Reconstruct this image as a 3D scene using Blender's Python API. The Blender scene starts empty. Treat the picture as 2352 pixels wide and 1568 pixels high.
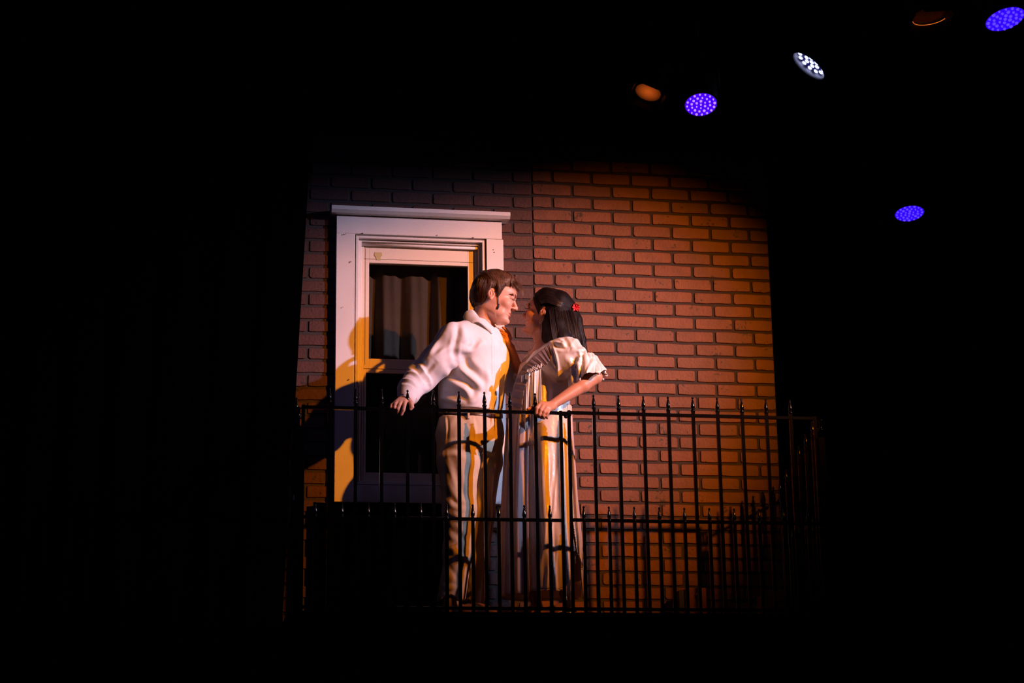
import bpy, bmesh, math, random
import numpy as np
from mathutils import Vector, Matrix
random.seed(7)
rng = np.random.default_rng(7)
sc = bpy.context.scene
COL = sc.collection
PI = math.pi

# ------------------------------------------------------------------ camera
CAM = np.array([-1.7443, -9.3829, -1.1185])
YAW, PIT, ROL, FPX = .1721, .259, -.0148, 4600.0
cyw, syw = math.cos(YAW), math.sin(YAW)
CF = np.array([syw * math.cos(PIT), cyw * math.cos(PIT), math.sin(PIT)])
_R = np.array([cyw, -syw, 0.0]); _U = np.cross(_R, CF)
CR = _R * math.cos(ROL) + _U * math.sin(ROL)
CU = -_R * math.sin(ROL) + _U * math.cos(ROL)
cam = bpy.data.cameras.new('camera'); camo = bpy.data.objects.new('camera', cam); COL.objects.link(camo)
cam.sensor_width = 36.0; cam.lens = FPX / 2352 * 36.0; cam.clip_end = 60
m = Matrix.Identity(4)
for i in range(3):
    m[i][0] = CR[i]; m[i][1] = CU[i]; m[i][2] = -CF[i]; m[i][3] = CAM[i]
camo.matrix_world = m
sc.camera = camo
def at(u, v, y):
    """world point on the plane of depth y that the photograph shows at pixel u, v"""
    d = CF + CR * (u - 1176) / FPX - CU * (v - 784) / FPX
    return CAM + d * (y - CAM[1]) / d[1]

# ------------------------------------------------------------------ light
sc.view_settings.view_transform = 'Standard'; sc.view_settings.look = 'None'
sc.view_settings.gamma = 1; sc.view_settings.exposure = 0.0
w = bpy.data.worlds.new('dark_house'); sc.world = w; w.use_nodes = True
w.node_tree.nodes['Background'].inputs[0].default_value = (.25, .3, 1, 1)
w.node_tree.nodes['Background'].inputs[1].default_value = .0012
def spot(name, loc, aim, color, power, angle, blend, radius):
    l = bpy.data.lights.new(name, 'SPOT'); l.color = color; l.energy = power
    l.spot_size = math.radians(angle); l.spot_blend = blend; l.shadow_soft_size = radius
    o = bpy.data.objects.new(name, l); COL.objects.link(o); o.location = loc
    o.rotation_euler = (Vector(aim) - Vector(loc)).to_track_quat('-Z', 'Y').to_euler()
    return o
# amber wash from front right, lavender side light from far right, pale top light from behind
spot('amber_spot', (3.10, -4.2, 2.95), (-.05, 0, 1.14), (1.0, .28, .006), 1980, 30, 1.0, .05)
spot('cool_side_spot', (4.62, -3.98, 2.90), (-.42, -.1, 1.14), (.50, .60, 1.0), 2100, 22, 1.0, .045)
spot('white_top_spot', (1.9, .9, 3.6), (.0, -.45, 1.2), (.92, .92, 1.0), 300, 24, .5, .06)
spot('blue_fill_spot', (-3.0, -6.0, 3.4), (-.3, 0, 1.0), (.35, .32, 1.0), 34, 30, .6, .3)

# ------------------------------------------------------------------ materials
def mat(name, col, rough=.6, metal=0.0, spec=.5, noise=None, bump=0.0, bscale=60, emit=None, estr=0.0, sheen=0.0, coat=0.0, attr=None, sss=0.0, stretch=(1, 1, 1), aniso=0.0):
    m = bpy.data.materials.new(name); m.use_nodes = True
    nt = m.node_tree; b = nt.nodes['Principled BSDF']
    b.inputs['Base Color'].default_value = (*col, 1); b.inputs['Roughness'].default_value = rough
    b.inputs['Metallic'].default_value = metal; b.inputs['Specular IOR Level'].default_value = spec
    b.inputs['Sheen Weight'].default_value = sheen; b.inputs['Coat Weight'].default_value = coat
    b.inputs['Anisotropic'].default_value = aniso
    if sss:
        b.inputs['Subsurface Weight'].default_value = sss
        b.inputs['Subsurface Radius'].default_value = (.012, .004, .002)
        b.inputs['Subsurface Scale'].default_value = 1.0
    tc = nt.nodes.new('ShaderNodeTexCoord'); mp = nt.nodes.new('ShaderNodeMapping'); mp.inputs['Scale'].default_value = stretch
    nt.links.new(tc.outputs['Object'], mp.inputs[0])
    base = None
    if attr:
        a = nt.nodes.new('ShaderNodeAttribute'); a.attribute_name = attr; base = a.outputs['Color']
        nt.links.new(base, b.inputs['Base Color'])
    if noise:
        n = nt.nodes.new('ShaderNodeTexNoise'); n.inputs['Scale'].default_value = noise[0]; n.inputs['Detail'].default_value = 5
        nt.links.new(mp.outputs[0], n.inputs['Vector'])
        mx = nt.nodes.new('ShaderNodeMix'); mx.data_type = 'RGBA'
        rp = nt.nodes.new('ShaderNodeValToRGB'); rp.color_ramp.elements[0].position = .35; rp.color_ramp.elements[1].position = .68
        nt.links.new(n.outputs[0], rp.inputs[0]); nt.links.new(rp.outputs[0], mx.inputs[0])
        mx.inputs[6].default_value = (*col, 1); mx.inputs[7].default_value = (*noise[1], 1)
        if attr:
            mx.blend_type = 'MULTIPLY'; nt.links.new(base, mx.inputs[6])
        nt.links.new(mx.outputs[2], b.inputs['Base Color'])
    if bump:
        n2 = nt.nodes.new('ShaderNodeTexNoise'); n2.inputs['Scale'].default_value = bscale; n2.inputs['Detail'].default_value = 4
        nt.links.new(mp.outputs[0], n2.inputs['Vector'])
        bp = nt.nodes.new('ShaderNodeBump'); bp.inputs['Strength'].default_value = bump; bp.inputs['Distance'].default_value = .004
        nt.links.new(n2.outputs[0], bp.inputs['Height']); nt.links.new(bp.outputs[0], b.inputs['Normal'])
    if emit:
        b.inputs['Emission Color'].default_value = (*emit, 1); b.inputs['Emission Strength'].default_value = estr
    return m
def glass_mat(name, tint, trans, rough=.03):
    m = bpy.data.materials.new(name); m.use_nodes = True; nt = m.node_tree; nt.nodes.clear()
    out = nt.nodes.new('ShaderNodeOutputMaterial'); t = nt.nodes.new('ShaderNodeBsdfTransparent'); g = nt.nodes.new('ShaderNodeBsdfGlossy')
    t.inputs[0].default_value = (*tint, 1); g.inputs['Roughness'].default_value = rough; g.inputs['Color'].default_value = (.8, .8, .85, 1)
    mx = nt.nodes.new('ShaderNodeMixShader'); mx.inputs[0].default_value = 1 - trans
    nt.links.new(t.outputs[0], mx.inputs[1]); nt.links.new(g.outputs[0], mx.inputs[2]); nt.links.new(mx.outputs[0], out.inputs[0])
    return m
def sheer_mat(name, col, alpha):
    m = mat(name, col, .5, bump=.25, bscale=18, stretch=(6, 6, .6), sheen=.2); nt = m.node_tree
    out = nt.nodes['Material Output']; b = nt.nodes['Principled BSDF']
    t = nt.nodes.new('ShaderNodeBsdfTransparent'); mx = nt.nodes.new('ShaderNodeMixShader'); mx.inputs[0].default_value = alpha
    tl = nt.nodes.new('ShaderNodeBsdfTranslucent'); tl.inputs[0].default_value = (*col, 1)
    m2 = nt.nodes.new('ShaderNodeMixShader'); m2.inputs[0].default_value = .3
    nt.links.new(b.outputs[0], m2.inputs[1]); nt.links.new(tl.outputs[0], m2.inputs[2])
    nt.links.new(t.outputs[0], mx.inputs[1]); nt.links.new(m2.outputs[0], mx.inputs[2]); nt.links.new(mx.outputs[0], out.inputs[0])
    return m
def brick_mat(name, col):
    m = mat(name, col, .62, noise=(14, tuple(c * .72 for c in col)), bump=.35, bscale=90)
    nt = m.node_tree; b = nt.nodes['Principled BSDF']
    # small dark pits, where two noises meet, as in pressed brick panel; world coordinates so that shared meshes differ
    ge = nt.nodes.new('ShaderNodeNewGeometry')
    n1 = nt.nodes.new('ShaderNodeTexNoise'); n1.inputs['Scale'].default_value = 70; n1.inputs['Detail'].default_value = 2
    n2 = nt.nodes.new('ShaderNodeTexNoise'); n2.inputs['Scale'].default_value = 9; n2.inputs['Detail'].default_value = 1
    for n in (n1, n2): nt.links.new(ge.outputs['Position'], n.inputs['Vector'])
    mu = nt.nodes.new('ShaderNodeMath'); mu.operation = 'MULTIPLY'
    nt.links.new(n1.outputs[0], mu.inputs[0]); nt.links.new(n2.outputs[0], mu.inputs[1])
    rp = nt.nodes.new('ShaderNodeValToRGB'); rp.color_ramp.elements[0].position = .385; rp.color_ramp.elements[1].position = .42
    rp.color_ramp.elements[0].color = (1, 1, 1, 1); rp.color_ramp.elements[1].color = (.22, .2, .2, 1)
    nt.links.new(mu.outputs[0], rp.inputs[0])
    src = b.inputs['Base Color'].links[0].from_socket
    mx = nt.nodes.new('ShaderNodeMix'); mx.data_type = 'RGBA'; mx.blend_type = 'MULTIPLY'; mx.inputs[0].default_value = 1
    nt.links.new(src, mx.inputs[6]); nt.links.new(rp.outputs[0], mx.inputs[7]); nt.links.new(mx.outputs[2], b.inputs['Base Color'])
    for nd in nt.nodes:
        if nd.bl_idname == 'ShaderNodeMapping': nt.links.new(ge.outputs['Position'], nd.inputs[0])
    return m

BRICKS = [brick_mat('brick_red', (.165, .046, .0155)), brick_mat('brick_rust', (.180, .052, .016)), brick_mat('brick_brown', (.148, .044, .0165))]
BRICKS2 = [brick_mat('dull_shaded_brick_red', (.066, .018, .0115)), brick_mat('dull_shaded_brick_rust', (.072, .020, .0115)), brick_mat('dull_shaded_brick_brown', (.060, .017, .0115))]  # left panel: darker bricks, the dim light there also put into their colour
MORTAR = mat('mortar', (.029, .0205, .0175), .8, bump=.4, bscale=200)
PAINT = mat('white_paint', (.74, .70, .66), .45, noise=(5, (.68, .64, .60)), bump=.05, bscale=25)
PAINT2 = mat('cream_sash_paint', (.72, .62, .50), .45, bump=.04, bscale=30)
IRON = mat('gloss_black_iron', (.0022, .002, .0025), .14, spec=.35)
BLACK = mat('black_cloth', (.0005, .0005, .0007), .98, spec=0.0, bump=.3, bscale=40)
BLACKP = mat('black_paint', (.008, .008, .009), .6, bump=.1)
DECKM = mat('black_stage_deck', (.05, .035, .03), .5, noise=(8, (.03, .022, .02)), bump=.1)
FASC = mat('dark_fascia', (.0012, .0006, .0005), 1.0, spec=0.0, bump=.1)
WOODR = mat('red_stained_wood', (.22, .042, .014), .55, noise=(6, (.15, .03, .012)), stretch=(1, 1, .15), bump=.1)
CURT = mat('beige_curtain', (.36, .31, .25), .85, bump=.2, bscale=150, noise=(6, (.31, .27, .215)))
GLASS = glass_mat('pane_glass', (.62, .60, .58), .93)
SCREEN = glass_mat('insect_screen', (.60, .56, .55), .96, .25)
TAPE = mat('masking_tape', (.50, .42, .18), .6)
HOLE = mat('screw_hole', (.06, .03, .02), .8)

# ------------------------------------------------------------------ helpers
def link(o, parent=None):
    COL.objects.link(o)
    if parent is not None: o.parent = parent
    return o
def tag(o, label=None, cat=None, group=None, kind=None):
    if label: o['label'] = label
    if cat: o['category'] = cat
    if group: o['group'] = group
    if kind: o['kind'] = kind
    return o
def empty(name, loc=(0, 0, 0)):
    o = bpy.data.objects.new(name, None); o.empty_display_size = .05; o.location = loc; return link(o)
def mesh_obj(name, verts, faces, material, parent=None, smooth=False, origin=None, matidx=None):
    me = bpy.data.meshes.new(name)
    vs = np.asarray(verts, float)
    org = np.zeros(3)
    if origin is not None: org = np.asarray(origin, float); vs = vs - org
    me.from_pydata(vs.tolist(), [], [list(map(int, f)) for f in faces])
    for mm in (material if isinstance(material, list) else [material]): me.materials.append(mm)
    if smooth: me.polygons.foreach_set('use_smooth', [True] * len(me.polygons))
    me.update()
    o = bpy.data.objects.new(name, me); o.location = org; link(o)
    if parent is not None:
        o.parent = parent; o.location = org - np.array(parent_world(parent))
    return o
def parent_world(p):
    v = Vector((0, 0, 0))
    while p is not None: v = v + p.location; p = p.parent
    return v
class MB:
    """collects simple solids into one mesh"""
    def __init__(s): s.v = []; s.f = []
    def add(s, v, f):
        n = len(s.v); s.v += [tuple(map(float, p)) for p in v]; s.f += [tuple(i + n for i in q) for q in f]; return s
    def box(s, x0, x1, y0, y1, z0, z1, bev=0.0):
        if bev <= 0:
            v = [(x, y, z) for x in (x0, x1) for y in (y0, y1) for z in (z0, z1)]
            f = [(0, 1, 3, 2), (4, 6, 7, 5), (0, 4, 5, 1), (2, 3, 7, 6), (0, 2, 6, 4), (1, 5, 7, 3)]
            return s.add(v, f)
        bm = bmesh.new(); bmesh.ops.create_cube(bm, size=1)
        for q in bm.verts: q.co = Vector(((x0 + x1) / 2 + q.co.x * (x1 - x0), (y0 + y1) / 2 + q.co.y * (y1 - y0), (z0 + z1) / 2 + q.co.z * (z1 - z0)))
        bmesh.ops.bevel(bm, geom=bm.edges[:], offset=bev, segments=1, affect='EDGES')
        bm.verts.index_update()
        s.add([q.co[:] for q in bm.verts], [[q.index for q in f.verts] for f in bm.faces]); bm.free(); return s
    def tube(s, pts, rad, n=8, cap=True, flat=1.0):
        pts = np.asarray(pts, float); k = len(pts)
        rad = np.ones(k) * rad if np.isscalar(rad) else np.asarray(rad, float)
        t = np.gradient(pts, axis=0); t /= np.linalg.norm(t, axis=1)[:, None] + 1e-12
        ref = np.array([0, 0, 1.0]) if abs(t[0][2]) < .9 else np.array([1.0, 0, 0])
        a = np.cross(t[0], ref); a /= np.linalg.norm(a)
        v = []
        for i in range(k):
            a = a - t[i] * (a @ t[i]); a /= np.linalg.norm(a) + 1e-12; b = np.cross(t[i], a)
            for j in range(n):
                th = 2 * PI * j / n; v.append(pts[i] + rad[i] * (math.cos(th) * a + flat * math.sin(th) * b))
        f = [(i * n + j, i * n + (j + 1) % n, (i + 1) * n + (j + 1) % n, (i + 1) * n + j) for i in range(k - 1) for j in range(n)]
        if cap: f.append(tuple(range(n))[::-1]); f.append(tuple((k - 1) * n + j for j in range(n)))
        return s.add(v, f)
    def lathe(s, c, prof, n=14, axis=None):
        """profile of (radius, height) turned about axis"""
        ax = np.array([0, 0, 1.0]) if axis is None else np.asarray(axis, float) / np.linalg.norm(axis)
        ref = np.array([1.0, 0, 0]) if abs(ax[0]) < .9 else np.array([0, 1.0, 0])
        a = np.cross(ax, ref); a /= np.linalg.norm(a); b = np.cross(ax, a); c = np.asarray(c, float)
        v = [c + ax * h + r * (math.cos(2 * PI * j / n) * a + math.sin(2 * PI * j / n) * b) for r, h in prof for j in range(n)]
        k = len(prof)
        f = [(i * n + j, i * n + (j + 1) % n, (i + 1) * n + (j + 1) % n, (i + 1) * n + j) for i in range(k - 1) for j in range(n)]
        f.append(tuple(range(n))[::-1]); f.append(tuple((k - 1) * n + j for j in range(n)))
        return s.add(v, f)
    def build(s, name, material, parent=None, smooth=False, origin=None):
        return mesh_obj(name, s.v, s.f, material, parent, smooth, origin)
def copy_tree(o, parent=None):
    c = o.copy(); COL.objects.link(c)
    if parent is not None: c.parent = parent
    for ch in [x for x in o.children]: copy_tree(ch, c)
    return c
def smoothstep(a, b, x):
    t = np.clip((x - a) / (b - a), 0, 1); return t * t * (3 - 2 * t)
def catmull(P, n):
    P = np.asarray(P, float); k = len(P); Q = np.vstack([2 * P[0] - P[1], P, 2 * P[-1] - P[-2]])
    t = np.linspace(0, k - 1, n); i = np.minimum(t.astype(int), k - 2); u = (t - i)[:, None]
    a, b, c, d = Q[i], Q[i + 1], Q[i + 2], Q[i + 3]
    return .5 * (2 * b + (c - a) * u + (2 * a - 5 * b + 4 * c - d) * u ** 2 + (3 * b - a - 3 * c + d) * u ** 3)

# ------------------------------------------------------------------ room shell
FZ = -2.5
def slab(name, x0, x1, y0, y1, z0, z1, m): return tag(MB().box(x0, x1, y0, y1, z0, z1).build(name, m), kind='structure')
slab('floor', -8, 8, -11, 8, FZ - .1, FZ, BLACKP)
slab('ceiling', -8, 8, -11, 8, 4.9, 5.0, BLACKP)
slab('wall_back', -8, 8, 8, 8.1, FZ, 4.9, BLACKP)
slab('wall_left', -8.1, -8, -11, 8, FZ, 4.9, BLACKP)
slab('wall_right', 8, 8.1, -11, 8, FZ, 4.9, BLACKP)
slab('wall_front', -8, 8, -11.1, -11, FZ, 4.9, BLACKP)

V = []; nn = 200                 # unseen black cloth added above the frame, edge shaped to cut the spots
for z in (0, .3, .8, 1.9):
    for i in range(nn):
        x = -2 + 7.5 * i / (nn - 1); zb = float(np.interp(x, [-2, 2.24, 2.36, 2.50, 2.60, 2.72, 3.0, 3.4, 5.5], [2.72, 2.730, 2.758, 2.792, 2.800, 2.780, 2.78, 2.800, 2.800]))
        V.append((x, -3.3 + .02 * math.sin(x * 40), zb + (4.89 - zb) * z / 1.9))
tag(mesh_obj('light_cut_cloth', V, [(j * nn + i, j * nn + i + 1, (j + 1) * nn + i + 1, (j + 1) * nn + i) for j in range(3) for i in range(nn - 1)], BLACK, None, True), kind='structure')

# ------------------------------------------------------------------ brick facade: two hardboard brick panels side by side
RP = 2.4384 / 36; BL = .2032; GAP = .013
DECK = -.02
brick_cache = {}
def brick_mesh(wd, var, pal):
    key = (round(wd, 4), var, pal)
    if key in brick_cache: return brick_cache[key]
    r = np.random.default_rng(int(wd * 10000) * 31 + var + 7 * pal)
    hw, hh = wd / 2, (RP - GAP) / 2
    c = r.uniform(.004, .011, 4); pts = []
    def j(s=.0012): return r.normal(0, s)
    cs = [(-hw, -hh, 1, 1), (hw, -hh, -1, 1), (hw, hh, -1, -1), (-hw, hh, 1, -1)]
    ring = []
    order = [((-hw, -hh), (0, 1), (1, 0)), ((hw, -hh), (-1, 0), (0, 1)), ((hw, hh), (0, -1), (-1, 0)), ((-hw, hh), (1, 0), (0, -1))]
    for q, (p, d1, d2) in enumerate(order):
        ring.append((p[0] + d1[0] * c[q], p[1] + d1[1] * c[q]))
        ring.append((p[0] + (d1[0] + d2[0]) * c[q] * .29, p[1] + (d1[1] + d2[1]) * c[q] * .29))
        ring.append((p[0] + d2[0] * c[q], p[1] + d2[1] * c[q]))
        nx = order[(q + 1) % 4][0]
        if q % 2 == 0:
            for t in (.3, .65): ring.append((p[0] + (nx[0] - p[0]) * t, p[1] + (nx[1] - p[1]) * t + j(.0014)))
    ring = [(x + j(.0006), z + j(.0006)) for x, z in ring]
    n = len(ring); D = .0045
    v = [(x, 0, z) for x, z in ring] + [(x * .995, -D * .6, z * .985) for x, z in ring] + [(x * .975, -D, z * .92) for x, z in ring]
    f = [(i, (i + 1) % n, n + (i + 1) % n, n + i) for i in range(n)] + [(n + i, n + (i + 1) % n, 2 * n + (i + 1) % n, 2 * n + i) for i in range(n)]
    f.append(tuple(2 * n + i for i in range(n)))
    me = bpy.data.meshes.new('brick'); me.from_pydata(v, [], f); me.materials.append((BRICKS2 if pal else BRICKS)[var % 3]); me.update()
    bm = bmesh.new(); bm.from_mesh(me); bmesh.ops.recalc_face_normals(bm, faces=bm.faces[:]); bm.to_mesh(me); bm.free()
    brick_cache[key] = me
    return me
WX0, WX1, WZ0, WZ1 = -.93, -.215, .64, 1.95     # hole for the window
def brick_panel(parent, x0, x1, dz, cells):
    cnt = 0
    for k in range(36):
        zc = 2.4384 - (k + .5) * RP + dz
        if k == 0: pass
        off = .1016 if k % 2 == 0 else 0.0
        edges = [0]
        e = off if off else BL
        while e < (x1 - x0) - 1e-4: edges.append(e); e += BL
        edges.append(x1 - x0)
        for a, b in zip(edges[:-1], edges[1:]):
            lo = x0 + a + (GAP / 2 if a > 0 else .002); hi = x0 + b - (GAP / 2 if b < x1 - x0 else .002)
            for (h0, h1, hz0, hz1) in cells:          # leave out what the window and the black panel hide, trim at their edges
                if zc > hz0 and zc < hz1:
                    if lo > h0 and hi < h1: lo = hi = 0
                    elif lo < h0 < hi < h1: hi = h0
                    elif h0 < lo < h1 < hi: lo = h1
            if hi - lo < .015: continue
            if k == 0: continue
            wd = hi - lo; var = random.randrange(9)
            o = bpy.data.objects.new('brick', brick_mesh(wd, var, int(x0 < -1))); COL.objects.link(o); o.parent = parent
            o.location = ((lo + hi) / 2, 0, zc); cnt += 1
    return cnt
bp = MB()
XL, XR = -1.2192, 1.2192
bp.box(XL, WX0, .001, .02, DECK, 2.438); bp.box(WX1, -.0012, .001, .02, DECK, 2.438)
bp.box(WX0, WX1, .001, .02, WZ1, 2.438); bp.box(WX0, WX1, .001, .02, DECK, WZ0)
bp.box(XL, -.0012, -.007, .001, 2.438 - RP + .006, 2.438)
facl = tag(bp.build('wall_facade_left', MORTAR), kind='structure')
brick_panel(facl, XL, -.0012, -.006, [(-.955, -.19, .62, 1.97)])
bp = MB(); bp.box(.0012, XR, .001, .02, DECK, 2.438); bp.box(.0012, XR, -.007, .001, 2.438 - RP + .006, 2.438)
facr = tag(bp.build('wall_facade_right', MORTAR), kind='structure')
brick_panel(facr, .0012, XR, 0, [])
# framing behind the facade so it stands on the deck
fr = MB()
for x in (-1.19, -.6, 0, .6, 1.19): fr.box(x - .02, x + .02, .021, .11, DECK - .02, 2.43) if abs(x + .6) > .1 else None
tag(fr.build('trim_1', BLACKP), kind='structure')

# ------------------------------------------------------------------ window
win = empty('window_1', (-.57, 0, .6)); tag(win, kind='structure')
def wp(name, mb, m, parent=win, **k): return mb.build(name, m, parent, **k)
CY = -.042
wp('side_casing', MB().box(-.985, -.893, CY, -.001, .585, 1.990, .002), PAINT)
wp('side_casing', MB().box(-.243, -.158, CY - .004, -.001, .585, 1.914, .002), PAINT)
wp('head_casing', MB().box(-.985, -.164, CY - .002, -.001, 1.916, 2.008, .002), PAINT)
wp('bottom_casing', MB().box(-.892, -.244, CY, -.001, .585, .668, .002), PAINT)
sh = MB()   # shelf on top with a coved underside
pr = [(-.001, 2.009), (-.078, 2.011), (-.092, 2.024), (-.092, 2.043), (-.001, 2.043)]
xa, xb = -1.012, -.128
n = len(pr); v = [(xa, y, z) for y, z in pr] + [(xb, y, z) for y, z in pr]
sh.add(v, [(i, (i + 1) % n, n + (i + 1) % n, n + i) for i in range(n)] + [tuple(range(n))[::-1], tuple(range(n, 2 * n))])
wp('drip_ledge', sh, PAINT)
def frame(x0, x1, z0, z1, tl, tr, tt, tb, y0, y1, bev=.0015):
    b = MB(); b.box(x0, x0 + tl, y0, y1, z0, z1, bev); b.box(x1 - tr, x1, y0, y1, z0, z1, bev)
    if tt: b.box(x0 + tl, x1 - tr, y0, y1, z1 - tt, z1, bev)
    if tb: b.box(x0 + tl, x1 - tr, y0, y1, z0, z0 + tb, bev)
    return b
wp('outer_stop', frame(-.888, -.248, .672, 1.910, .014, .014, .012, .012, -.036, .055), PAINT)
wp('jamb', frame(-.874, -.262, .684, 1.898, .016, .016, .010, .01, -.012, .055), PAINT)
bead = MB(); bead.tube([(-.858, -.004, 1.876), (-.278, -.004, 1.876)], .007, 8); wp('head_bead', bead, PAINT, smooth=True)
wp('inner_stop', frame(-.858, -.278, .694, 1.888, .014, .014, .012, .012, .008, .055), PAINT2)
us = wp('upper_sash', frame(-.844, -.292, 1.252, 1.876, .026, .010 + .026, .088, .05, .014, .048), PAINT2)
wp('sash_groove', MB().box(-.844, -.292, .0128, .0142, 1.8065, 1.808).box(-.8375, -.8362, .0128, .0142, 1.27, 1.862), HOLE, us)
wp('glass_pane', MB().box(-.82, -.326, .028, .032, 1.30, 1.79), GLASS, us)
ls = wp('lower_sash', frame(-.844, -.292, .706, 1.252, .014, .014, .02, .035, .020, .054), PAINT2)
wp('screen_pane', MB().box(-.832, -.304, .034, .037, .74, 1.234), SCREEN, ls)
wp('glass_pane', MB().box(-.832, -.304, .044, .047, .74, 1.234), GLASS, ls)
tp = MB(); tp.add([(x, .0115, z) for x, z in [(-.790, 1.842), (-.755, 1.842), (-.753, 1.826), (-.762, 1.818), (-.760, 1.803), (-.782, 1.803), (-.784, 1.816), (-.793, 1.826)]] +
       [(x, .0135, z) for x, z in [(-.790, 1.842), (-.755, 1.842), (-.753, 1.826), (-.762, 1.818), (-.760, 1.803), (-.782, 1.803), (-.784, 1.816), (-.793, 1.826)]],
       [tuple(range(8)), tuple(range(15, 7, -1))] + [(i, i + 8, (i + 1) % 8 + 8, (i + 1) % 8) for i in range(8)])
wp('tape_patch', tp, TAPE)
for u, v, r in [(832, 537, .004), (1086, 547, .004), (789, 539, .0025), (794, 538, .002), (806, 601, .0025), (1004, 541, .002), (1133, 574, .002), (1135, 580, .002), (787, 706, .0018), (801, 872, .003), (805, 603, .0018)]:
    p = at(u, v, CY)
    wp('screw_hole', MB().lathe((p[0], CY - .0065, p[2]), [(r, 0), (r * .8, .0025)], 8, (0, 1, 0)), HOLE)
# curtain in soft pleats behind the glass
gx = np.linspace(-.92, -.22, 150); gz = np.linspace(.62, 1.93, 50); V = []; 
for z in gz:
    for x in gx:
        s = .5 + .5 * (1.93 - z) / 1.3
        y = .135 + s * (.030 * math.sin(x * 46 + .8 * math.sin(z * 2.1)) + .014 * math.sin(x * 91 + 1.3 + z) + .03 * math.exp(-((x + .63) / .018) ** 2) * -1)
        V.append((x, y, z))
nx_ = len(gx)
Fc = [(j * nx_ + i, j * nx_ + i + 1, (j + 1) * nx_ + i + 1, (j + 1) * nx_ + i) for j in range(len(gz) - 1) for i in range(nx_ - 1)]
cu = mesh_obj('window_curtain', V, Fc, CURT, None, True, origin=(-.57, .13, 1.93)); tag(cu, 'beige pleated curtain hanging behind the window glass', 'curtain')
rod = MB(); rod.tube([(-.95, .13, 1.94), (-.19, .13, 1.94)], .009, 8); tag(rod.build('curtain_rod', BLACKP, smooth=True), 'dark rod the beige curtain hangs from behind the window', 'rod')
slabm = MB(); slabm.box(-.99, -.16, .22, .24, .56, 2.02); slabm.box(-.99, -.97, .02, .22, .56, 2.02); slabm.box(-.18, -.16, .02, .22, .56, 2.02); slabm.box(-.97, -.18, .02, .22, .56, .58); slabm.box(-.97, -.18, .02, .22, 2.0, 2.02)
tag(slabm.build('light_block_box', BLACKP), kind='structure')  # unseen black box added behind the curtain to block light
# black cloth below the window
V = []; Fc = []
cx = np.linspace(-1.082, -.455, 60)
for z in np.linspace(DECK + .002, .583, 12):
    for x in cx: V.append((x, -.03 - .006 * math.sin(x * 50), z))
Fc = [(j * 60 + i, j * 60 + i + 1, (j + 1) * 60 + i + 1, (j + 1) * 60 + i) for j in range(11) for i in range(59)]
tag(mesh_obj('black_drape', V, Fc, BLACK, None, True, origin=(-.78, -.03, .58)), 'flat black cloth hung on the brick wall below the window', 'cloth')

# ------------------------------------------------------------------ balcony deck
bal = empty('balcony', (0, -.35, DECK)); tag(bal, 'narrow dark balcony platform under the couple and the iron railing', 'balcony')
for i, (a, b) in enumerate([(-1.235, -.02), (-.016, 1.235)]):
    MB().box(a, b, -.735, 0.0, DECK - .018, DECK, .001).build('deck_board', DECKM, bal)
MB().box(-1.235, 1.235, -.757, -.737, DECK - .14, DECK - .001, .002).build('fascia_board', FASC, bal)
MB().box(-1.235, 1.235, .0, .115, DECK - .14, DECK - .02).build('back_beam', FASC, bal)
for x in (-1.2, -.4, .4, 1.2): MB().box(x - .02, x + .02, -.735, 0, DECK - .14, DECK - .019).build('joist', FASC, bal)
for x in (-1.18, 1.18):
    for y in (-.70, .06): MB().box(x - .045, x + .045, y - .03, y + .04, FZ, DECK - .141).build('support_post', FASC, bal)
MB().box(.62, .71, -.42, -.33, FZ, DECK - .141).build('support_post', WOODR, bal)
MB().box(.5, .95, -.46, -.30, DECK - .3, DECK - .262).build('cross_brace', FASC, bal)
# red wooden stubs by the wall
st = empty('wooden_post_stub', (.74, -.1, DECK)); tag(st, 'short reddish wooden post standing against bricks behind railing', 'post')
MB().box(.69, .785, -.14, -.05, DECK + .001, DECK + .20, .003).build('post_body', WOODR, st)
MB().box(.655, .689, -.12, -.05, DECK + .001, DECK + .19, .002).build('side_board', BLACKP, st)
pz = MB().lathe((.74, -.147, DECK + .165), [(.012, 0), (.010, .004), (.006, .0065)], 10, (0, 1, 0)); pz.build('round_bolt', WOODR, st, True)
st = empty('wooden_post_stub', (1.09, -.1, DECK)); tag(st, 'low reddish wooden block near the right end of the balcony', 'post')
MB().box(1.055, 1.125, -.13, -.06, DECK + .001, DECK + .165, .003).build('post_body', WOODR, st)
MB().box(1.13, 1.146, -.12, -.07, DECK + .001, DECK + .15, .002).build('side_board', WOODR, st)

# ------------------------------------------------------------------ railing
def finial_mesh():
    b = MB()
    b.lathe((0, 0, 0), [(.0072, -.004), (.0105, 0), (.0105, .005), (.0070, .008), (.0075, .012), (.0095, .018), (.0092, .026), (.0066, .040), (.0040, .052), (.0030, .055), (.0052, .059), (.0052, .063), (.0015, .067)], 12)
    me = bpy.data.meshes.new('finial'); me.from_pydata([list(p) for p in b.v], [], b.f); me.materials.append(IRON)
    me.polygons.foreach_set('use_smooth', [True] * len(me.polygons)); me.update(); return me
FIN = finial_mesh()
def picket_mesh(h):
    b = MB(); b.box(-.0075, .0075, -.0075, .0075, 0, h, .001)
    me = bpy.data.meshes.new('picket'); me.from_pydata([list(p) for p in b.v], [], b.f); me.materials.append(IRON); me.update(); return me
LONG = picket_mesh(.93); SHORT = picket_mesh(.416)
def put(name, me, loc, parent):
    o = bpy.data.objects.new(name, me); COL.objects.link(o); o.parent = parent; o.location = loc; return o
def picket(parent, x, y, z0, me, h, name='picket'):
    p = put(name, me, (x, y, z0), parent); put('finial', FIN, (0, 0, h), p); return p
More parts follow.
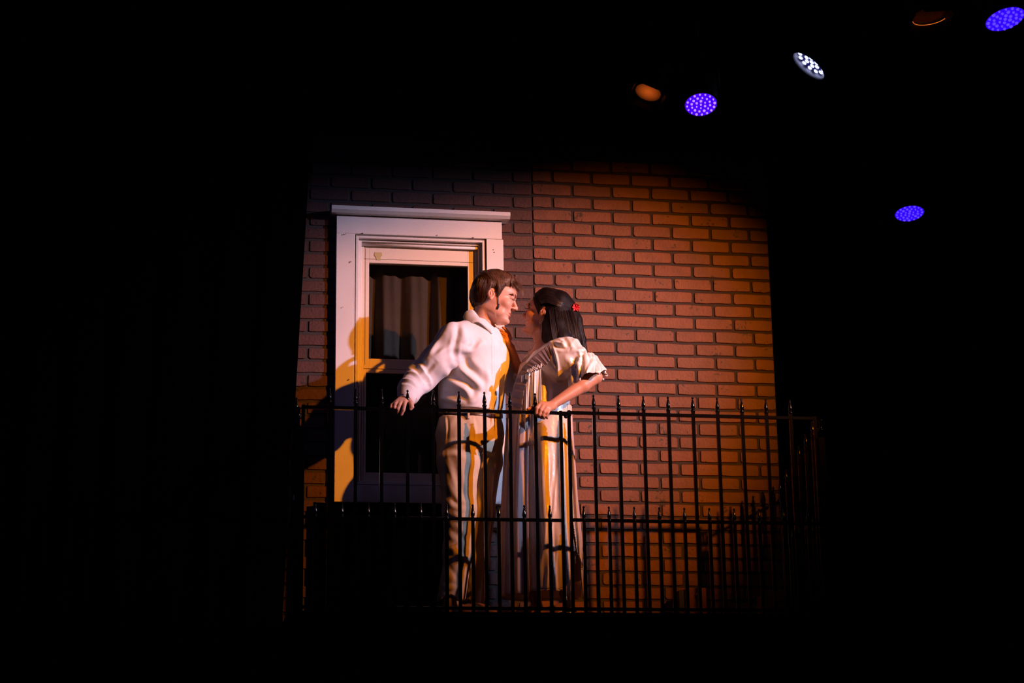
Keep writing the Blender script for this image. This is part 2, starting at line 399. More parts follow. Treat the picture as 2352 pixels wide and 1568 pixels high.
def rail_panel(x0, dzr, label):
    r = empty('front_railing', (x0, -.70, DECK)); tag(r, label, 'railing', 'front railing panels')
    L = 1.161
    def bar(name, z, h=.015): MB().box(.004, L - .004, -.0072, .0072, z - h / 2, z + h / 2, .001).build(name, IRON, None).parent = r
    bar('top_rail', .907 + dzr); bar('mid_rail', .416 + dzr); bar('bottom_rail', .022, .014)
    for x in (0, L):
        o = put('end_bar', None, (0, 0, 0), r) if False else MB().box(x - .0075, x + .0075, -.0075, .0075, .0005, .917 + dzr, .001).build('end_bar', IRON); o.parent = r
    s = L / 20
    for i in range(1, 20):
        if i % 2: picket(r, i * s, 0.0, .001, SHORT, .416)
        else: picket(r, i * s, 0.0, .001, LONG, .93)
    # last one next to the end bar is short as well
    return r
rail_panel(-1.178, 0, 'black iron railing panel in front of the couple, left of the clamp')
rail_panel(.021, .003, 'black iron railing panel in front of bare bricks, right of the clamp')
cl = empty('rail_clamp', (.002, -.70, .88)); tag(cl, 'small black clamp joining the two front railing panels at the top', 'clamp')
MB().box(-.026, .030, -.713, -.708, .872, .893, .001).build('clamp_plate', IRON, cl)
MB().lathe((.004, -.722, .868), [(.009, 0), (.009, .007), (.004, .009), (.004, .014)], 10, (0, 1, 0)).build('bolt', IRON, cl, True)
MB().lathe((-.016, -.70, .893), [(.006, 0), (.006, .004), (.003, .006)], 10).build('rivet', IRON, cl, True)
MB().lathe((.022, -.70, .897), [(.006, 0), (.006, .004), (.003, .006)], 10).build('rivet', IRON, cl, True)
cl2 = empty('rail_clamp', (.002, -.70, .01)); tag(cl2, 'small black clamp joining the two front railing panels at the bottom', 'clamp')
MB().box(-.030, .034, -.714, -.7085, -.012, .006, .001).build('clamp_plate', IRON, cl2)
MB().lathe((.003, -.722, -.003), [(.006, 0), (.006, .007), (.003, .009)], 10, (0, 1, 0)).build('bolt', IRON, cl2, True)
def corner_post(x, label):
    p = empty('railing_post', (x, -.70, DECK)); tag(p, label, 'post', 'corner posts of the railing')
    MB().box(x - .017, x + .017, -.717, -.683, DECK + .001, .80, .002).build('post_shaft', IRON, p)
    b = MB().lathe((x + .004, -.70, .801), [(.006, 0), (.006, .032), (.0145, .034), (.0145, .039), (.008, .042), (.007, .046), (.007, .076), (.014, .079), (.014, .083), (.006, .086)], 14)
    b.build('post_cap', IRON, p, True)
corner_post(-1.202, 'slim black corner post at the left end of the railing'); corner_post(1.204, 'slim black corner post at the right end of the railing')
def side_panel(x, z0, slope, label, ye=-.005, cnt=6):
    r = empty('side_railing', (x, -.66, DECK)); tag(r, label, 'railing')
    def rail(name, za, zb):
        MB().tube([(x, -.675, za), (x, ye, zb)], .0085, 4).build(name, IRON, r)
    rail('top_rail', z0, z0 + slope * .67); rail('mid_rail', .385, .385); rail('bottom_rail', .002, .002)
    for i in range(cnt):
        y = -.59 + i * .108; zt = z0 + slope * (y + .675) + .02
        b = picket_mesh(zt - DECK)
        o = put('picket', b, (0, y + .66, 0), r); put('finial', FIN, (0, 0, zt - DECK), o)
        y2 = y - .05
        if y2 > -.66: o = put('picket', SHORT, (0, y2 + .66, 0), r); put('finial', FIN, (0, 0, .416), o)
side_panel(1.204, .845, -.33, 'black iron side railing sloping down from the right corner post to the wall')
side_panel(-1.202, .87, 0, 'black iron side railing running back from the left corner post to the wall', -.1, 5)
# bright little clip on the left corner
cp = at(674, 1142, -.72)
tag(MB().box(cp[0] - .004, cp[0] + .004, -.722, -.7175, cp[2] - .013, cp[2] + .013, .001).build('metal_clip', mat('bright_metal', (.8, .82, .95), .2, metal=1.0)), 'small shiny metal clip on the left corner post', 'clip')

# ------------------------------------------------------------------ black drapes beside the facade
def drape(name, label, edge, x_far, y0, z0, z1, amp=.05):
    nz, nx = 24, 90; V = []
    for z in np.linspace(z0, z1, nz):
        xe = edge(z)
        for t in np.linspace(0, 1, nx):
            V.append((xe + (x_far - xe) * t, y0 + amp * (math.sin(t * 60) * smoothstep(0, .1, t) + .4 * math.sin(t * 131 + z * .3)) * smoothstep(0, .05, t), z))
    F = [(j * nx + i, j * nx + i + 1, (j + 1) * nx + i + 1, (j + 1) * nx + i) for j in range(nz - 1) for i in range(nx - 1)]
    o = mesh_obj(name, V, F, BLACK, None, True, origin=((edge(z0) + x_far) / 2, y0, z0)); tag(o, label, 'curtain'); return o
drape('black_curtain', 'black stage curtain overlapping the left edge of the brick wall', lambda z: -1.222 + .0445 * max(z, -.4), -3.2, -.055, DECK + .006, 4.8, .02)
drape('black_curtain', 'black stage curtain behind and right of the brick wall', lambda z: 1.6, 7.0, 6.3, FZ + .01, 4.8, .06)
drape('black_curtain', 'dark curtain leg at the far left edge of the stage', lambda z: -3.9, -6.5, -1.2, FZ + .01, 4.8, .08)
# ------------------------------------------------------------------ sculpting kit: fields on a grid, meshed as one surface
def surface_nets(F, lo, h):
    S = F < 0
    act = np.zeros(tuple(n - 1 for n in F.shape), bool)
    allin = np.ones_like(act); corners = [(i, j, k) for i in (0, 1) for j in (0, 1) for k in (0, 1)]
    sh = act.shape
    for (i, j, k) in corners:
        sub = S[i:i + sh[0], j:j + sh[1], k:k + sh[2]]; act |= sub; allin &= sub
    act &= ~allin
    ac = np.argwhere(act); idx = -np.ones(sh, np.int32); idx[tuple(ac.T)] = np.arange(len(ac))
    val = np.stack([F[ac[:, 0] + i, ac[:, 1] + j, ac[:, 2] + k] for (i, j, k) in corners], 1)
    acc = np.zeros((len(ac), 3)); cnt = np.zeros(len(ac)); cc = np.array(corners, float)
    for a in range(8):
        for b in range(a + 1, 8):
            if np.abs(cc[a] - cc[b]).sum() != 1: continue
            mk = (val[:, a] < 0) != (val[:, b] < 0)
            t = np.where(mk, val[:, a] / np.where(mk, val[:, a] - val[:, b], 1), 0)[:, None]
            acc += np.where(mk[:, None], cc[a] + (cc[b] - cc[a]) * t, 0); cnt += mk
    V = (ac + acc / cnt[:, None]) * h + lo
    Q = []
    for ax in range(3):
        o1, o2 = (ax + 1) % 3, (ax + 2) % 3
        s0 = [slice(1, -1)] * 3; s0[ax] = slice(0, -1); s1 = list(s0); s1[ax] = slice(1, None)
        A = S[tuple(s0)]; B = S[tuple(s1)]; e = np.argwhere(A != B)
        if not len(e): continue
        flip = A[tuple(e.T)]
        off = np.ones(3, int); off[ax] = 0; e = e + off
        def cell(d1, d2):
            c = e.copy(); c[:, o1] -= d1; c[:, o2] -= d2; return idx[tuple(c.T)]
        q = np.stack([cell(1, 1), cell(0, 1), cell(0, 0), cell(1, 0)], 1)
        q[~flip] = q[~flip][:, ::-1]; Q.append(q)
    return V, np.concatenate(Q)
def smin(a, b, k):
    if k <= 0: return np.minimum(a, b)
    hh = np.clip(.5 + .5 * (b - a) / k, 0, 1); return b + (a - b) * hh - k * hh * (1 - hh)
class Clay:
    def __init__(s, lo, hi, h):
        s.lo = np.asarray(lo, float); s.h = h; n = np.ceil((np.asarray(hi) - s.lo) / h).astype(int) + 1
        s.F = np.full(n, .05, np.float32); s.n = n
        s.ax = [s.lo[i] + h * np.arange(n[i]) for i in range(3)]
    def _sub(s, lo, hi):
        sl = []
        for i in range(3):
            a = max(0, int((lo[i] - s.lo[i]) / s.h)); b = min(s.n[i], int((hi[i] - s.lo[i]) / s.h) + 2)
            if b - a < 1: return None, None
            sl.append(slice(a, b))
        P = np.stack(np.meshgrid(*[s.ax[i][sl[i]] for i in range(3)], indexing='ij'), -1).astype(np.float32)
        return tuple(sl), P
    def add(s, fn, lo, hi, k=.01, mode='u'):
        pad = .05 if mode == 'u' else .01
        sl, P = s._sub(np.asarray(lo) - pad, np.asarray(hi) + pad)
        if sl is None: return s
        d = fn(P); F = s.F[sl]
        if mode == 'u': s.F[sl] = smin(F, np.minimum(d, .05), k)
        elif mode == 's': s.F[sl] = -smin(-F, d, k)
        elif mode == 'i': s.F[sl] = -smin(-F, -d, k)
        return s
    def cone(s, a, b, r1, r2, k=.01, mode='u'):
        a = np.asarray(a, float); b = np.asarray(b, float); r = max(r1, r2)
        def fn(P):
            ab = b - a; t = np.clip(((P - a) @ ab) / (ab @ ab + 1e-12), 0, 1)
            return np.linalg.norm(P - a - t[..., None] * ab, axis=-1) - (r1 + (r2 - r1) * t)
        return s.add(fn, np.minimum(a, b) - r, np.maximum(a, b) + r, k, mode)
    def chain(s, pts, rad, k=.01):
        for i in range(len(pts) - 1): s.cone(pts[i], pts[i + 1], rad[i], rad[i + 1], k)
        return s
    def ell(s, c, r, R=None, k=.01, mode='u'):
        c = np.asarray(c, float); r = np.asarray(r, float); R = np.eye(3) if R is None else np.asarray(R)
        ext = np.abs(R).T @ r if R is not None else r
        def fn(P):
            q = (P - c) @ R.T; k0 = np.linalg.norm(q / r, axis=-1); k1 = np.linalg.norm(q / (r * r), axis=-1)
            return k0 * (k0 - 1) / (k1 + 1e-9)
        return s.add(fn, c - ext, c + ext, k, mode)
    def column(s, z, c, a, b, ang, k=.02, n=2.2, mode='u'):
        """upright column whose elliptical section, centre and turn follow tables over z"""
        z = np.asarray(z, float); c = np.asarray(c, float); a = np.asarray(a, float); b = np.asarray(b, float); ang = np.asarray(ang, float) * np.ones(len(z))
        def fn(P):
            Z = P[..., 2]; it = lambda t: np.interp(Z, z, t)
            x = P[..., 0] - it(c[:, 0]); y = P[..., 1] - it(c[:, 1]); A = it(a); B = it(b); g = it(ang)
            u = x * np.cos(g) + y * np.sin(g); v = -x * np.sin(g) + y * np.cos(g)
            q = ((np.abs(u) / A) ** n + (np.abs(v) / B) ** n) ** (1 / n)
            d = (q - 1) * np.minimum(A, B)
            return np.maximum(d, np.maximum(z[0] - Z, Z - z[-1]))
        m_ = max(a.max(), b.max())
        return s.add(fn, [c[:, 0].min() - m_, c[:, 1].min() - m_, z[0]], [c[:, 0].max() + m_, c[:, 1].max() + m_, z[-1]], k, mode)
    def mesh(s): return surface_nets(s.F, s.lo, s.h)
def normals(V, Q):
    n = np.zeros_like(V); fn = np.cross(V[Q[:, 2]] - V[Q[:, 0]], V[Q[:, 3]] - V[Q[:, 1]])
    for i in range(4): np.add.at(n, Q[:, i], fn)
    return n / (np.linalg.norm(n, axis=1)[:, None] + 1e-12)
def relax(V, Q, it=1, lam=.5):
    for _ in range(it):
        s_ = np.zeros_like(V); c_ = np.zeros(len(V))
        for i in range(4):
            a = Q[:, i]; b = Q[:, (i + 1) % 4]
            np.add.at(s_, a, V[b]); np.add.at(c_, a, 1); np.add.at(s_, b, V[a]); np.add.at(c_, b, 1)
        V = V + lam * (s_ / c_[:, None] - V)
    return V
def seg_dist(P, a, b):
    ab = b - a; t = np.clip(((P - a) @ ab) / (ab @ ab + 1e-12), 0, 1)
    return np.linalg.norm(P - a - t[:, None] * ab, axis=1), t
def folds(V, Q, items, y):
    """cloth folds: (points given where they lie in the photograph, height, width); seen side only"""
    N = normals(V, Q); disp = np.zeros(len(V)); XZ = V[:, [0, 2]]
    face = smoothstep(-.05, .35, -N[:, 1])
    for pts, amp, wd in items:
        p = np.array([at(u, v, y)[[0, 2]] for u, v in pts]); p = catmull(p, max(6, 5 * len(p)))
        best = np.full(len(V), 9.0); tt = np.zeros(len(V))
        near = np.where((XZ[:, 0] > p[:, 0].min() - 4 * wd) & (XZ[:, 0] < p[:, 0].max() + 4 * wd) & (XZ[:, 1] > p[:, 1].min() - 4 * wd) & (XZ[:, 1] < p[:, 1].max() + 4 * wd))[0]
        if not len(near): continue
        X = XZ[near]; bd = best[near]; bt = tt[near]
        for i in range(len(p) - 1):
            d, t = seg_dist(X, p[i], p[i + 1]); mk = d < bd; bd[mk] = d[mk]; bt[mk] = (i + t[mk]) / (len(p) - 1)
        w2 = wd * 1.45; prof = np.exp(-(bd / w2) ** 2) - .30 * np.exp(-((bd - 1.7 * w2) / (.8 * w2)) ** 2)
        if wd < .005: prof = np.exp(-(bd / wd) ** 2)
        disp[near] += amp * prof * np.sin(PI * np.clip(bt, .04, .96)) ** .6
    return V + N * (disp * face)[:, None]
def wob(P, f, seed=0, oct=3):
    """cheap smooth pseudo noise"""
    r = np.random.default_rng(seed); o = np.zeros(len(P))
    for k in range(oct):
        for _ in range(3):
            d = r.normal(size=3); d /= np.linalg.norm(d)
            o += np.sin((P @ d) * f * (1.9 ** k) + r.uniform(0, 6.3) + 1.2 * np.sin((P @ np.roll(d, 1)) * f * (1.9 ** k) * .7)) / (1.7 ** k) / 3
    return o
def sculpt_obj(name, V, Q, material, parent, color=None, origin=None):
    o = mesh_obj(name, V, Q, material, parent, True, origin)
    if color is not None:
        a = o.data.color_attributes.new('tone', 'FLOAT_COLOR', 'POINT')
        c = np.ones((len(V), 4), np.float32); c[:, :3] = color; a.data.foreach_set('color', c.ravel())
    return o

# ---- head: profile curve and width curve, as an implicit surface in head coordinates (x forward, y left, z up, 0 = eye level)
FZt = np.array([-.122, -.116, -.108, -.098, -.088, -.080, -.072, -.066, -.060, -.052, -.043, -.03, -.01, .003, .014, .024, .04, .06, .08, .095, .108, .116])
FXt = np.array([.030, .066, .082, .087, .0815, .079, .083, .0825, .085, .0855, .084, .083, .083, .084, .090, .0955, .097, .088, .055, .02, .01, .004])
BZt = np.array([-.122, -.10, -.085, -.07, -.05, -.02, .01, .04, .07, .09, .105, .116])
BXt = np.array([.035, .012, -.020, -.055, -.082, -.098, -.104, -.102, -.070, -.03, -.02, -.004])
WZt = np.array([-.122, -.112, -.10, -.085, -.06, -.03, 0, .03, .06, .08, .10, .116])
WYt = np.array([.012, .026, .037, .046, .055, .064, .071, .075, .064, .03, .02, .004])
def head_field(q, fem=False):
    x, y, z = q[..., 0], q[..., 1], q[..., 2]
    zf = np.clip(z, -.122, .116)
    f = np.interp(zf, FZt, FXt); b = np.interp(zf, BZt, BXt); w_ = np.interp(zf, WZt, WYt) * (.95 if fem else 1.0)
    c = np.interp(zf, [-.12, -.08, -.04, .0, .116], [.035, .02, .005, -.012, -.01])
    dx = x - c; R = np.where(dx > 0, f - c, c - b); R = np.maximum(R, .004); w_ = np.maximum(w_, .004)
    n = np.where(dx > 0, 2.0 + .25 * smoothstep(-.09, -.02, z), 2.1)
    qv = ((np.abs(dx) / R) ** n + (np.abs(y) / w_) ** n) ** (1 / n)
    d = (qv - 1) * np.minimum(R, w_) * .92
    d = np.maximum(d, np.maximum(-.122 - z, z - .082))
    r = np.array([.100, .0745 * (.96 if fem else 1.0), .0865]); e = q - np.array([-.005, 0, .0295]); k0 = np.sqrt(((e / r) ** 2).sum(-1)); k1 = np.sqrt(((e / r ** 2) ** 2).sum(-1)) + 1e-9
    return smin(d, k0 * (k0 - 1) / k1, .006)
def sculpt_head(cl, O, R, s, fem=False):
    """adds a head to the clay: O origin, R rows = forward, left, up"""
    O = np.asarray(O, float)
    W = lambda p: O + s * (np.asarray(p, float) @ R)
    E_ = lambda c, r, k, mode='u', T=None: cl.ell(W(c), np.asarray(r) * s, (R if T is None else T @ R), k * s, mode)
    cl.add(lambda P: s * head_field(((P - O) @ R.T) / s, fem), O - .15 * s, O + .15 * s, .004)
    nt_ = .92 if fem else 1.0
    # nose
    cl.cone(W((.088, 0, .006)), W((.104 * (1 if not fem else .985), 0, -.026)), .0062 * s, .0085 * s * nt_, .007 * s)
    cl.cone(W((.104, 0, -.026)), W((.106 * (1 if not fem else .985), 0, -.031)), .0085 * s * nt_, .0088 * s * nt_, .004 * s)
    for sg in (-1, 1):
        E_((.094, sg * .0115, -.035), (.0105, .0065, .0070), .005)
        E_((.0985, sg * .006, -.0425), (.0045, .0030, .0030), .002, 's')
        E_((.087, sg * .032, .001), (.017, .017, .0115), .010, 's')       # eye socket
        E_((.0745, sg * .031, .000), (.0130, .0140, .0120), .004)         # eyeball and lids
        E_((.0790, sg * .032, .0055), (.0110, .0145, .0060), .004)        # upper lid
        E_((.087, sg * .030, .018), (.0085, .022, .0060), .010)           # brow
        E_((.062, sg * .040, -.030), (.020, .020, .018), .022)            # cheek
        E_((.025, sg * .044, -.076), (.034, .012, .016), .020)            # jaw
        # ear
        Te = np.array([[math.cos(.25), 0, math.sin(.25)], [0, 1, 0], [-math.sin(.25), 0, math.cos(.25)]])
        E_((-.014, sg * .0755, -.006), (.0175, .0070, .0300), .003, 'u', Te)
        E_((-.0095, sg * .0850, -.003), (.0115, .0075, .0205), .0015, 's', Te); E_((-.012, sg * .079, -.006), (.005, .004, .011), .002, 'u', Te)
        E_((-.009, sg * .078, -.030), (.008, .0050, .0075), .003)
        E_((.002, sg * .077, -.008), (.004, .004, .006), .003)
    # lips and chin
    E_((.0795, 0, -.0595), (.0100, .0205, .0042), .003)
    E_((.0785, 0, -.0710), (.0100, .0170, .0048), .003)
    E_((.0915, 0, -.0655), (.0060, .0240, .0011), .002, 's')
    E_((.071, 0, -.100), (.0150, .018, .0125), .010)
def head_color(V, O, R, s, skin, lip, brow, cheek, fem=False):
    q = ((V - np.asarray(O)) @ R.T) / s; C = np.tile(np.array(skin), (len(V), 1))
    def mix(mask, col): return C * (1 - mask[:, None]) + np.array(col) * mask[:, None]
    g = lambda c, r: np.exp(-(((q - np.array(c)) / np.array(r)) ** 2).sum(1))
    aq = q.copy(); aq[:, 1] = np.abs(aq[:, 1])
    ga = lambda c, r: np.exp(-(((aq - np.array(c)) / np.array(r)) ** 2).sum(1))
    C = mix(.25 * ga((.07, .045, -.03), (.04, .03, .03)), cheek)
    C = mix(.35 * ga((-.02, .085, -.005), (.03, .02, .04)), cheek)
    lm = smoothstep(.35, .8, g((.088, 0, -.0655), (.018, .023, .0115))) * (aq[:, 1] < .024) * (q[:, 0] > .07)
    C = mix(.9 * lm, lip)
    bx = (np.abs(aq[:, 2] - (.0235 + .10 * (aq[:, 1] - .012) - 4.5 * np.maximum(aq[:, 1] - .034, 0) ** 2 * 4)) < .0048) & (aq[:, 1] > .010) & (aq[:, 1] < .052) & (q[:, 0] > .055)
    C = mix(.35 * bx.astype(float), brow)
    em = smoothstep(.5, .8, ga((.088, .032, -.0035), (.016, .0145, .0042))) * (q[:, 0] > .06)
    C = mix(.35 * em, (.03, .02, .018))
    return C
def frame(fwd, up):
    f = np.asarray(fwd, float); f /= np.linalg.norm(f); u = np.asarray(up, float); u = u - f * (u @ f); u /= np.linalg.norm(u)
    return np.stack([f, np.cross(u, f), u])
def hand(cl, wrist, palm_end, fingers, thumb, g=1.0):
    """wrist and palm end points; fingers: list of four chains of points from the knuckle"""
    wrist = np.asarray(wrist, float); palm_end = np.asarray(palm_end, float)
    for i, ch in enumerate(fingers):
        k0 = np.asarray(ch[0], float)
        cl.cone(wrist + (k0 - palm_end) * .35, k0, .0145 * g, .0105 * g, .010 * g)
        r = [.0098, .0090, .0080, .0068]
        if i == 3: r = [.0085, .0077, .0068, .0058]
        r = [a * g for a in r]
        cl.chain([np.asarray(p, float) for p in ch], r[:len(ch)], .0022)
    cl.chain([np.asarray(p, float) for p in thumb], [.0150 * g, .0115 * g, .0100 * g, .0080 * g][:len(thumb)], .004)

SKIN = mat('skin', (.6, .35, .26), .45, spec=.35, attr='tone', sss=.12, bump=.06, bscale=220)
SHIRT = mat('white_shirt_cotton', (.70, .67, .68), .75, bump=.12, bscale=12, sheen=.05)
KHAKI = mat('khaki_cotton', (.50, .38, .25), .8, bump=.2, bscale=16)
LEATH = mat('dark_red_leather', (.022, .006, .005), .4)
BUCK = mat('buckle_metal', (.5, .45, .35), .3, metal=1)
SHOE = mat('tan_shoe_leather', (.30, .14, .06), .5, bump=.4, bscale=60)
HAIRM = mat('brown_hair', (.045, .019, .010), .48, spec=.35, bump=.6, bscale=70, stretch=(1, 1, .3))
HAIRS = mat('brown_hair_lock', (.13, .060, .031), .38, spec=.4)
HAIRW = mat('black_hair', (.006, .004, .004), .6, spec=.1, bump=.5, bscale=90, stretch=(1, 1, .08))
HAIRWS = mat('black_hair_lock', (.016, .009, .008), .36, spec=.4)
SATIN = mat('white_satin', (.66, .53, .41), .24, spec=.9, bump=.8, bscale=17, sheen=.1, stretch=(1.6, 1, .7))
SATIN2 = mat('satin_sleeve', (.76, .69, .64), .27, spec=.7, bump=.4, bscale=30, sheen=.1)
CAPE = sheer_mat('sheer_cape_organza', (.26, .19, .22), .72)
SHEER = sheer_mat('sheer_organza', (.66, .53, .50), .78)
LACE = mat('lace_beads', (.8, .72, .6), .3, spec=.8)
REDP = mat('red_petal', (.55, .006, .012), .5)
GOLD = mat('earring_metal', (.9, .8, .65), .15, metal=1)
MIC = mat('black_wire', (.01, .01, .01), .5)

# ------------------------------------------------------------------ the man
def am(u, v, y): return at(u, v, y + .035 * float(smoothstep(-.68, -.58, y)))
man = empty('person', (-.36, -.42, DECK))
tag(man, 'man in white dress shirt and khaki trousers leaning in, one hand on railing', 'person')
MO = at(1136, 686, -.395); MR = frame((math.cos(-.22) * math.cos(-.20), math.sin(-.22) * math.cos(-.20), math.sin(-.20)), (.22, .05, 1)); MS = 1.03
def head_mesh(O, R, s, fem, parts, tone):
    h = Clay(O - .15, O + .155, .0021); sculpt_head(h, O, R, s, fem)
    for p in parts: h.cone(*p)
    h.F[:, :, :3] = np.maximum(h.F[:, :, :3], .001)
    V, Q = h.mesh(); return relax(V, Q, 1, .35), Q
def join_mesh(a, b): return np.vstack([a[0], b[0]]), np.vstack([a[1], b[1] + len(a[0])])
cl = Clay([-.80, -.80, DECK - .002], [.10, -.10, 1.50], .0036)
neckb = am(1100, 765, -.39); neckt = MO + MS * (np.array([-.028, 0, -.055]) @ MR)
cl.cone(neckb, neckt, .059, .049, .018)
mparts = [(neckb, neckt, .060, .051, .018)]
A35 = math.radians(-35)
# torso under the shirt, hidden but whole
cz = [am(1080, 975, -.38), am(1082, 900, -.38), am(1092, 830, -.38), am(1100, 785, -.39)]
cl.column([p[2] for p in cz], [(p[0], p[1]) for p in cz], [.125, .115, .13, .11], [.085, .085, .09, .07], A35 + PI / 2, .03)
rs = am(1042, 778, -.54); re = am(968, 862, -.50); rw_ = am(932, 915, -.655)
lsd = am(1148, 785, -.27); le = am(1180, 880, -.20); lw = am(1225, 905, -.26)
cl.chain([rs, re, rw_], [.045, .036, .026], .02); cl.chain([lsd, le, lw], [.045, .036, .026], .02)
cl.cone(rs, am(1100, 790, -.40), .05, .07, .03); cl.cone(lsd, am(1100, 790, -.40), .05, .07, .03)
# right hand on the top rail
P_ = am
hand(cl, rw_, P_(931, 925, -.69), [
    [P_(931, 921, -.708), P_(929, 930, -.728), P_(927, 941, -.730), P_(922, 952, -.722)],
    [P_(923, 921, -.706), P_(918, 929, -.724), P_(914, 939, -.726), P_(913, 947, -.716)],
    [P_(915, 922, -.704), P_(908, 928, -.719), P_(906, 936, -.722), P_(906, 943, -.712)],
    [P_(909, 924, -.700), P_(900, 930, -.712), P_(898, 935, -.716), P_(898, 940, -.708)]],
    [P_(938, 918, -.69), P_(944, 926, -.705), P_(946, 934, -.712), P_(943, 939, -.712)])
lh = P_(1228, 906, -.262)
hand(cl, lw, lh, [[lh + np.array([.02, -.006 + .0, .018 - i * .018]), lh + np.array([.045, -.02, .018 - i * .02]), lh + np.array([.062, -.045, .016 - i * .02])] for i in range(4)], [lw, lh + np.array([.005, -.01, .035]), lh + np.array([.02, -.02, .055])])
# legs
for hp, kn, an in ((P_(1052, 985, -.44), P_(1056, 1180, -.47), P_(1040, 1372, -.45)), (P_(1122, 985, -.32), P_(1110, 1185, -.33), P_(1092, 1385, -.30))):
    an[2] = DECK + .10
    cl.chain([hp, kn, an], [.070, .048, .034], .02)
    toe = an + np.array([.11, -.05, -.085]); cl.cone(an + np.array([-.02, .01, -.055]), toe, .032, .026, .02)
V, Q = cl.mesh(); V = relax(V, Q, 1, .4)
V, Q = join_mesh((V, Q), head_mesh(MO, MR, MS, False, mparts, None))
tone = head_color(V, MO, MR, MS, (.62, .33, .235), (.52, .14, .11), (.12, .055, .03), (.62, .24, .17))
MG = np.array((-.36, -.42, DECK))
sculpt_obj('body', V, Q, SKIN, man, tone, origin=MG)

def brow_lash(V, O, R, s, material, parent, org, fem=False, seed=1):
    q = ((V - O) @ R.T) / s; q = q[q[:, 0] > .04]; rb = np.random.default_rng(seed)
    def fx(y, z):
        d = (q[:, 1] - y) ** 2 + (q[:, 2] - z) ** 2; k = np.argsort(d)[:6]; return q[k, 0].mean()
    W = lambda p: O + s * (np.asarray(p) @ R)
    for sg, nm in ((-1, 0), (1, 1)):
        mb = MB()
        for i in range(110):
            t = rb.uniform(0, 1); y = .011 + .038 * t; z = .0165 + .0050 * math.sin(t * 2.3) - .004 * t * t + rb.normal(0, .0013 if fem else .0019) * (1.2 - t)
            y2 = y + .006; z2 = z + .002 - .004 * t
            mb.tube([W((fx(sg * y, z) + .0004, sg * y, z)), W((fx(sg * y2, z2) + .0012, sg * y2, z2))], [.00115, .0005], 4)
        mb.build('eyebrow', material, parent, True, origin=org)
        mb = MB(); P = []
        for t in np.linspace(0, 1, 9):
            y = .0185 + .028 * t; z = -.0020 + .0022 * math.sin(PI * t) - .0015 * t; P.append(W((fx(sg * y, z) + .0006, sg * y, z)))
        mb.tube(P, .0008 if not fem else .0013, 5)
        for i in range(16):
            t = rb.uniform(.15, 1); y = .0185 + .028 * t; z = -.0020 + .0022 * math.sin(PI * t); x0 = fx(sg * y, z)
            mb.tube([W((x0, sg * y, z)), W((x0 + .007, sg * (y + .003 * t), z - .0035)), W((x0 + .011, sg * (y + .005 * t), z - .001))], [.0005, .0004, .0002], 3)
        mb.build('eyelashes', material, parent, True, origin=org)
brow_lash(V, MO, MR, MS, mat('dark_brown_brow', (.030, .014, .008), .6), man, MG)
# hair
def in_head(P, O, R, s): return ((P - O) @ R.T) / s
cl = Clay(MO - .16, MO + .17, .0028)
def hair_th(x, y, z):
    ed = z - np.interp(x, HLX, HLZ); k = smoothstep(-.002, .040, ed) ** .7
    k = np.where(x < -.02, np.maximum(k, smoothstep(-.002, .018, ed)), k)
    return .0012 + k * (.0095 + .010 * smoothstep(.03, .10, z) + .003 * smoothstep(.03, .07, x) * smoothstep(.06, .09, z) + .0012 * np.sin(80 * (z + .6 * x) + 2 * np.sin(30 * y) + 1.5 * np.sin(40 * x)))
HLX = [-.12, -.045, -.030, -.012, .004, .020, .030, .040, .048, .056, .075, .10]; HLZ = [-.070, -.066, -.030, .020, .022, -.020, .0, .028, .048, .062, .070, .074]
def hair_fn(P):
    q = in_head(P, MO, MR, MS); x, y, z = q[..., 0], q[..., 1], q[..., 2]
    ed = z - np.interp(x, HLX, HLZ)
    return MS * (head_field(q) - hair_th(x, y, z) + .02 * smoothstep(.001, -.004, ed))
cl.add(hair_fn, MO - .16, MO + .17, .0)
V, Q = cl.mesh(); V = relax(V, Q, 2, .5)
hb = sculpt_obj('hair', V, Q, HAIRM, man, origin=MG)
def skull(x, y, z):
    c = np.array([-.005, 0, .02]); d = np.array([x, y, z]) - c; d /= np.linalg.norm(d); t = .14
    for _ in range(24): t -= head_field((c + d * t)[None])[0] * .8
    return c + d * t, d
def hp_(x, y, z, off=.02):
    """point over the skull in the direction given, off above the skin"""
    p, d = skull(x, y, z); return p + d * off
def hh_(x, y, z, ex=.001):
    """point on the hair surface in the direction given"""
    p, d = skull(x, y, z); return p + d * (hair_th(p[0], p[1], p[2]) + ex)
lk = MB(); r0 = np.random.default_rng(3)
def lock(mb, pts, O, R, s, rad, n=4, taper=.25):
    p = catmull(np.array(pts), 11); p = O + s * (p @ R); k = len(p)
    rr = rad * (np.sin(np.linspace(.35, PI * .93, k)) * (1 - taper) + taper * np.linspace(1, .15, k))
    mb.tube(p, rr, n, flat=.6)
for i in range(900):      # from the parting, forward and down over the seen side
    x0 = r0.uniform(-.105, .03); y0 = r0.uniform(-.060, .025); dx = r0.uniform(.026, .042); g = r0.uniform(-.004, .004)
    xe = x0 + 2.2 * dx; ze = max(np.interp(min(xe, .07), HLX, HLZ) + .006, .030 - .35 * (xe < 0) * abs(xe)) + r0.uniform(0, .016)
    wv = .0028 + .0022 * math.sin(x0 * 110 + y0 * 40); pts = [hh_(x0, y0, .115, .0005), hh_(x0 + dx * .5, y0 - .022, .109 + g, .0022 + .5 * wv), hh_(x0 + dx * .95, y0 - .040, .096 + g, wv), hh_(x0 + dx * 1.5, y0 - .058, .076 + g, .0035), hh_(x0 + dx * 1.9, y0 - .070, .5 * (.066 + ze), .0022), hh_(xe, -.082, ze, .0008)]
    lock(lk, pts, MO, MR, MS, r0.uniform(.0005, .0012))
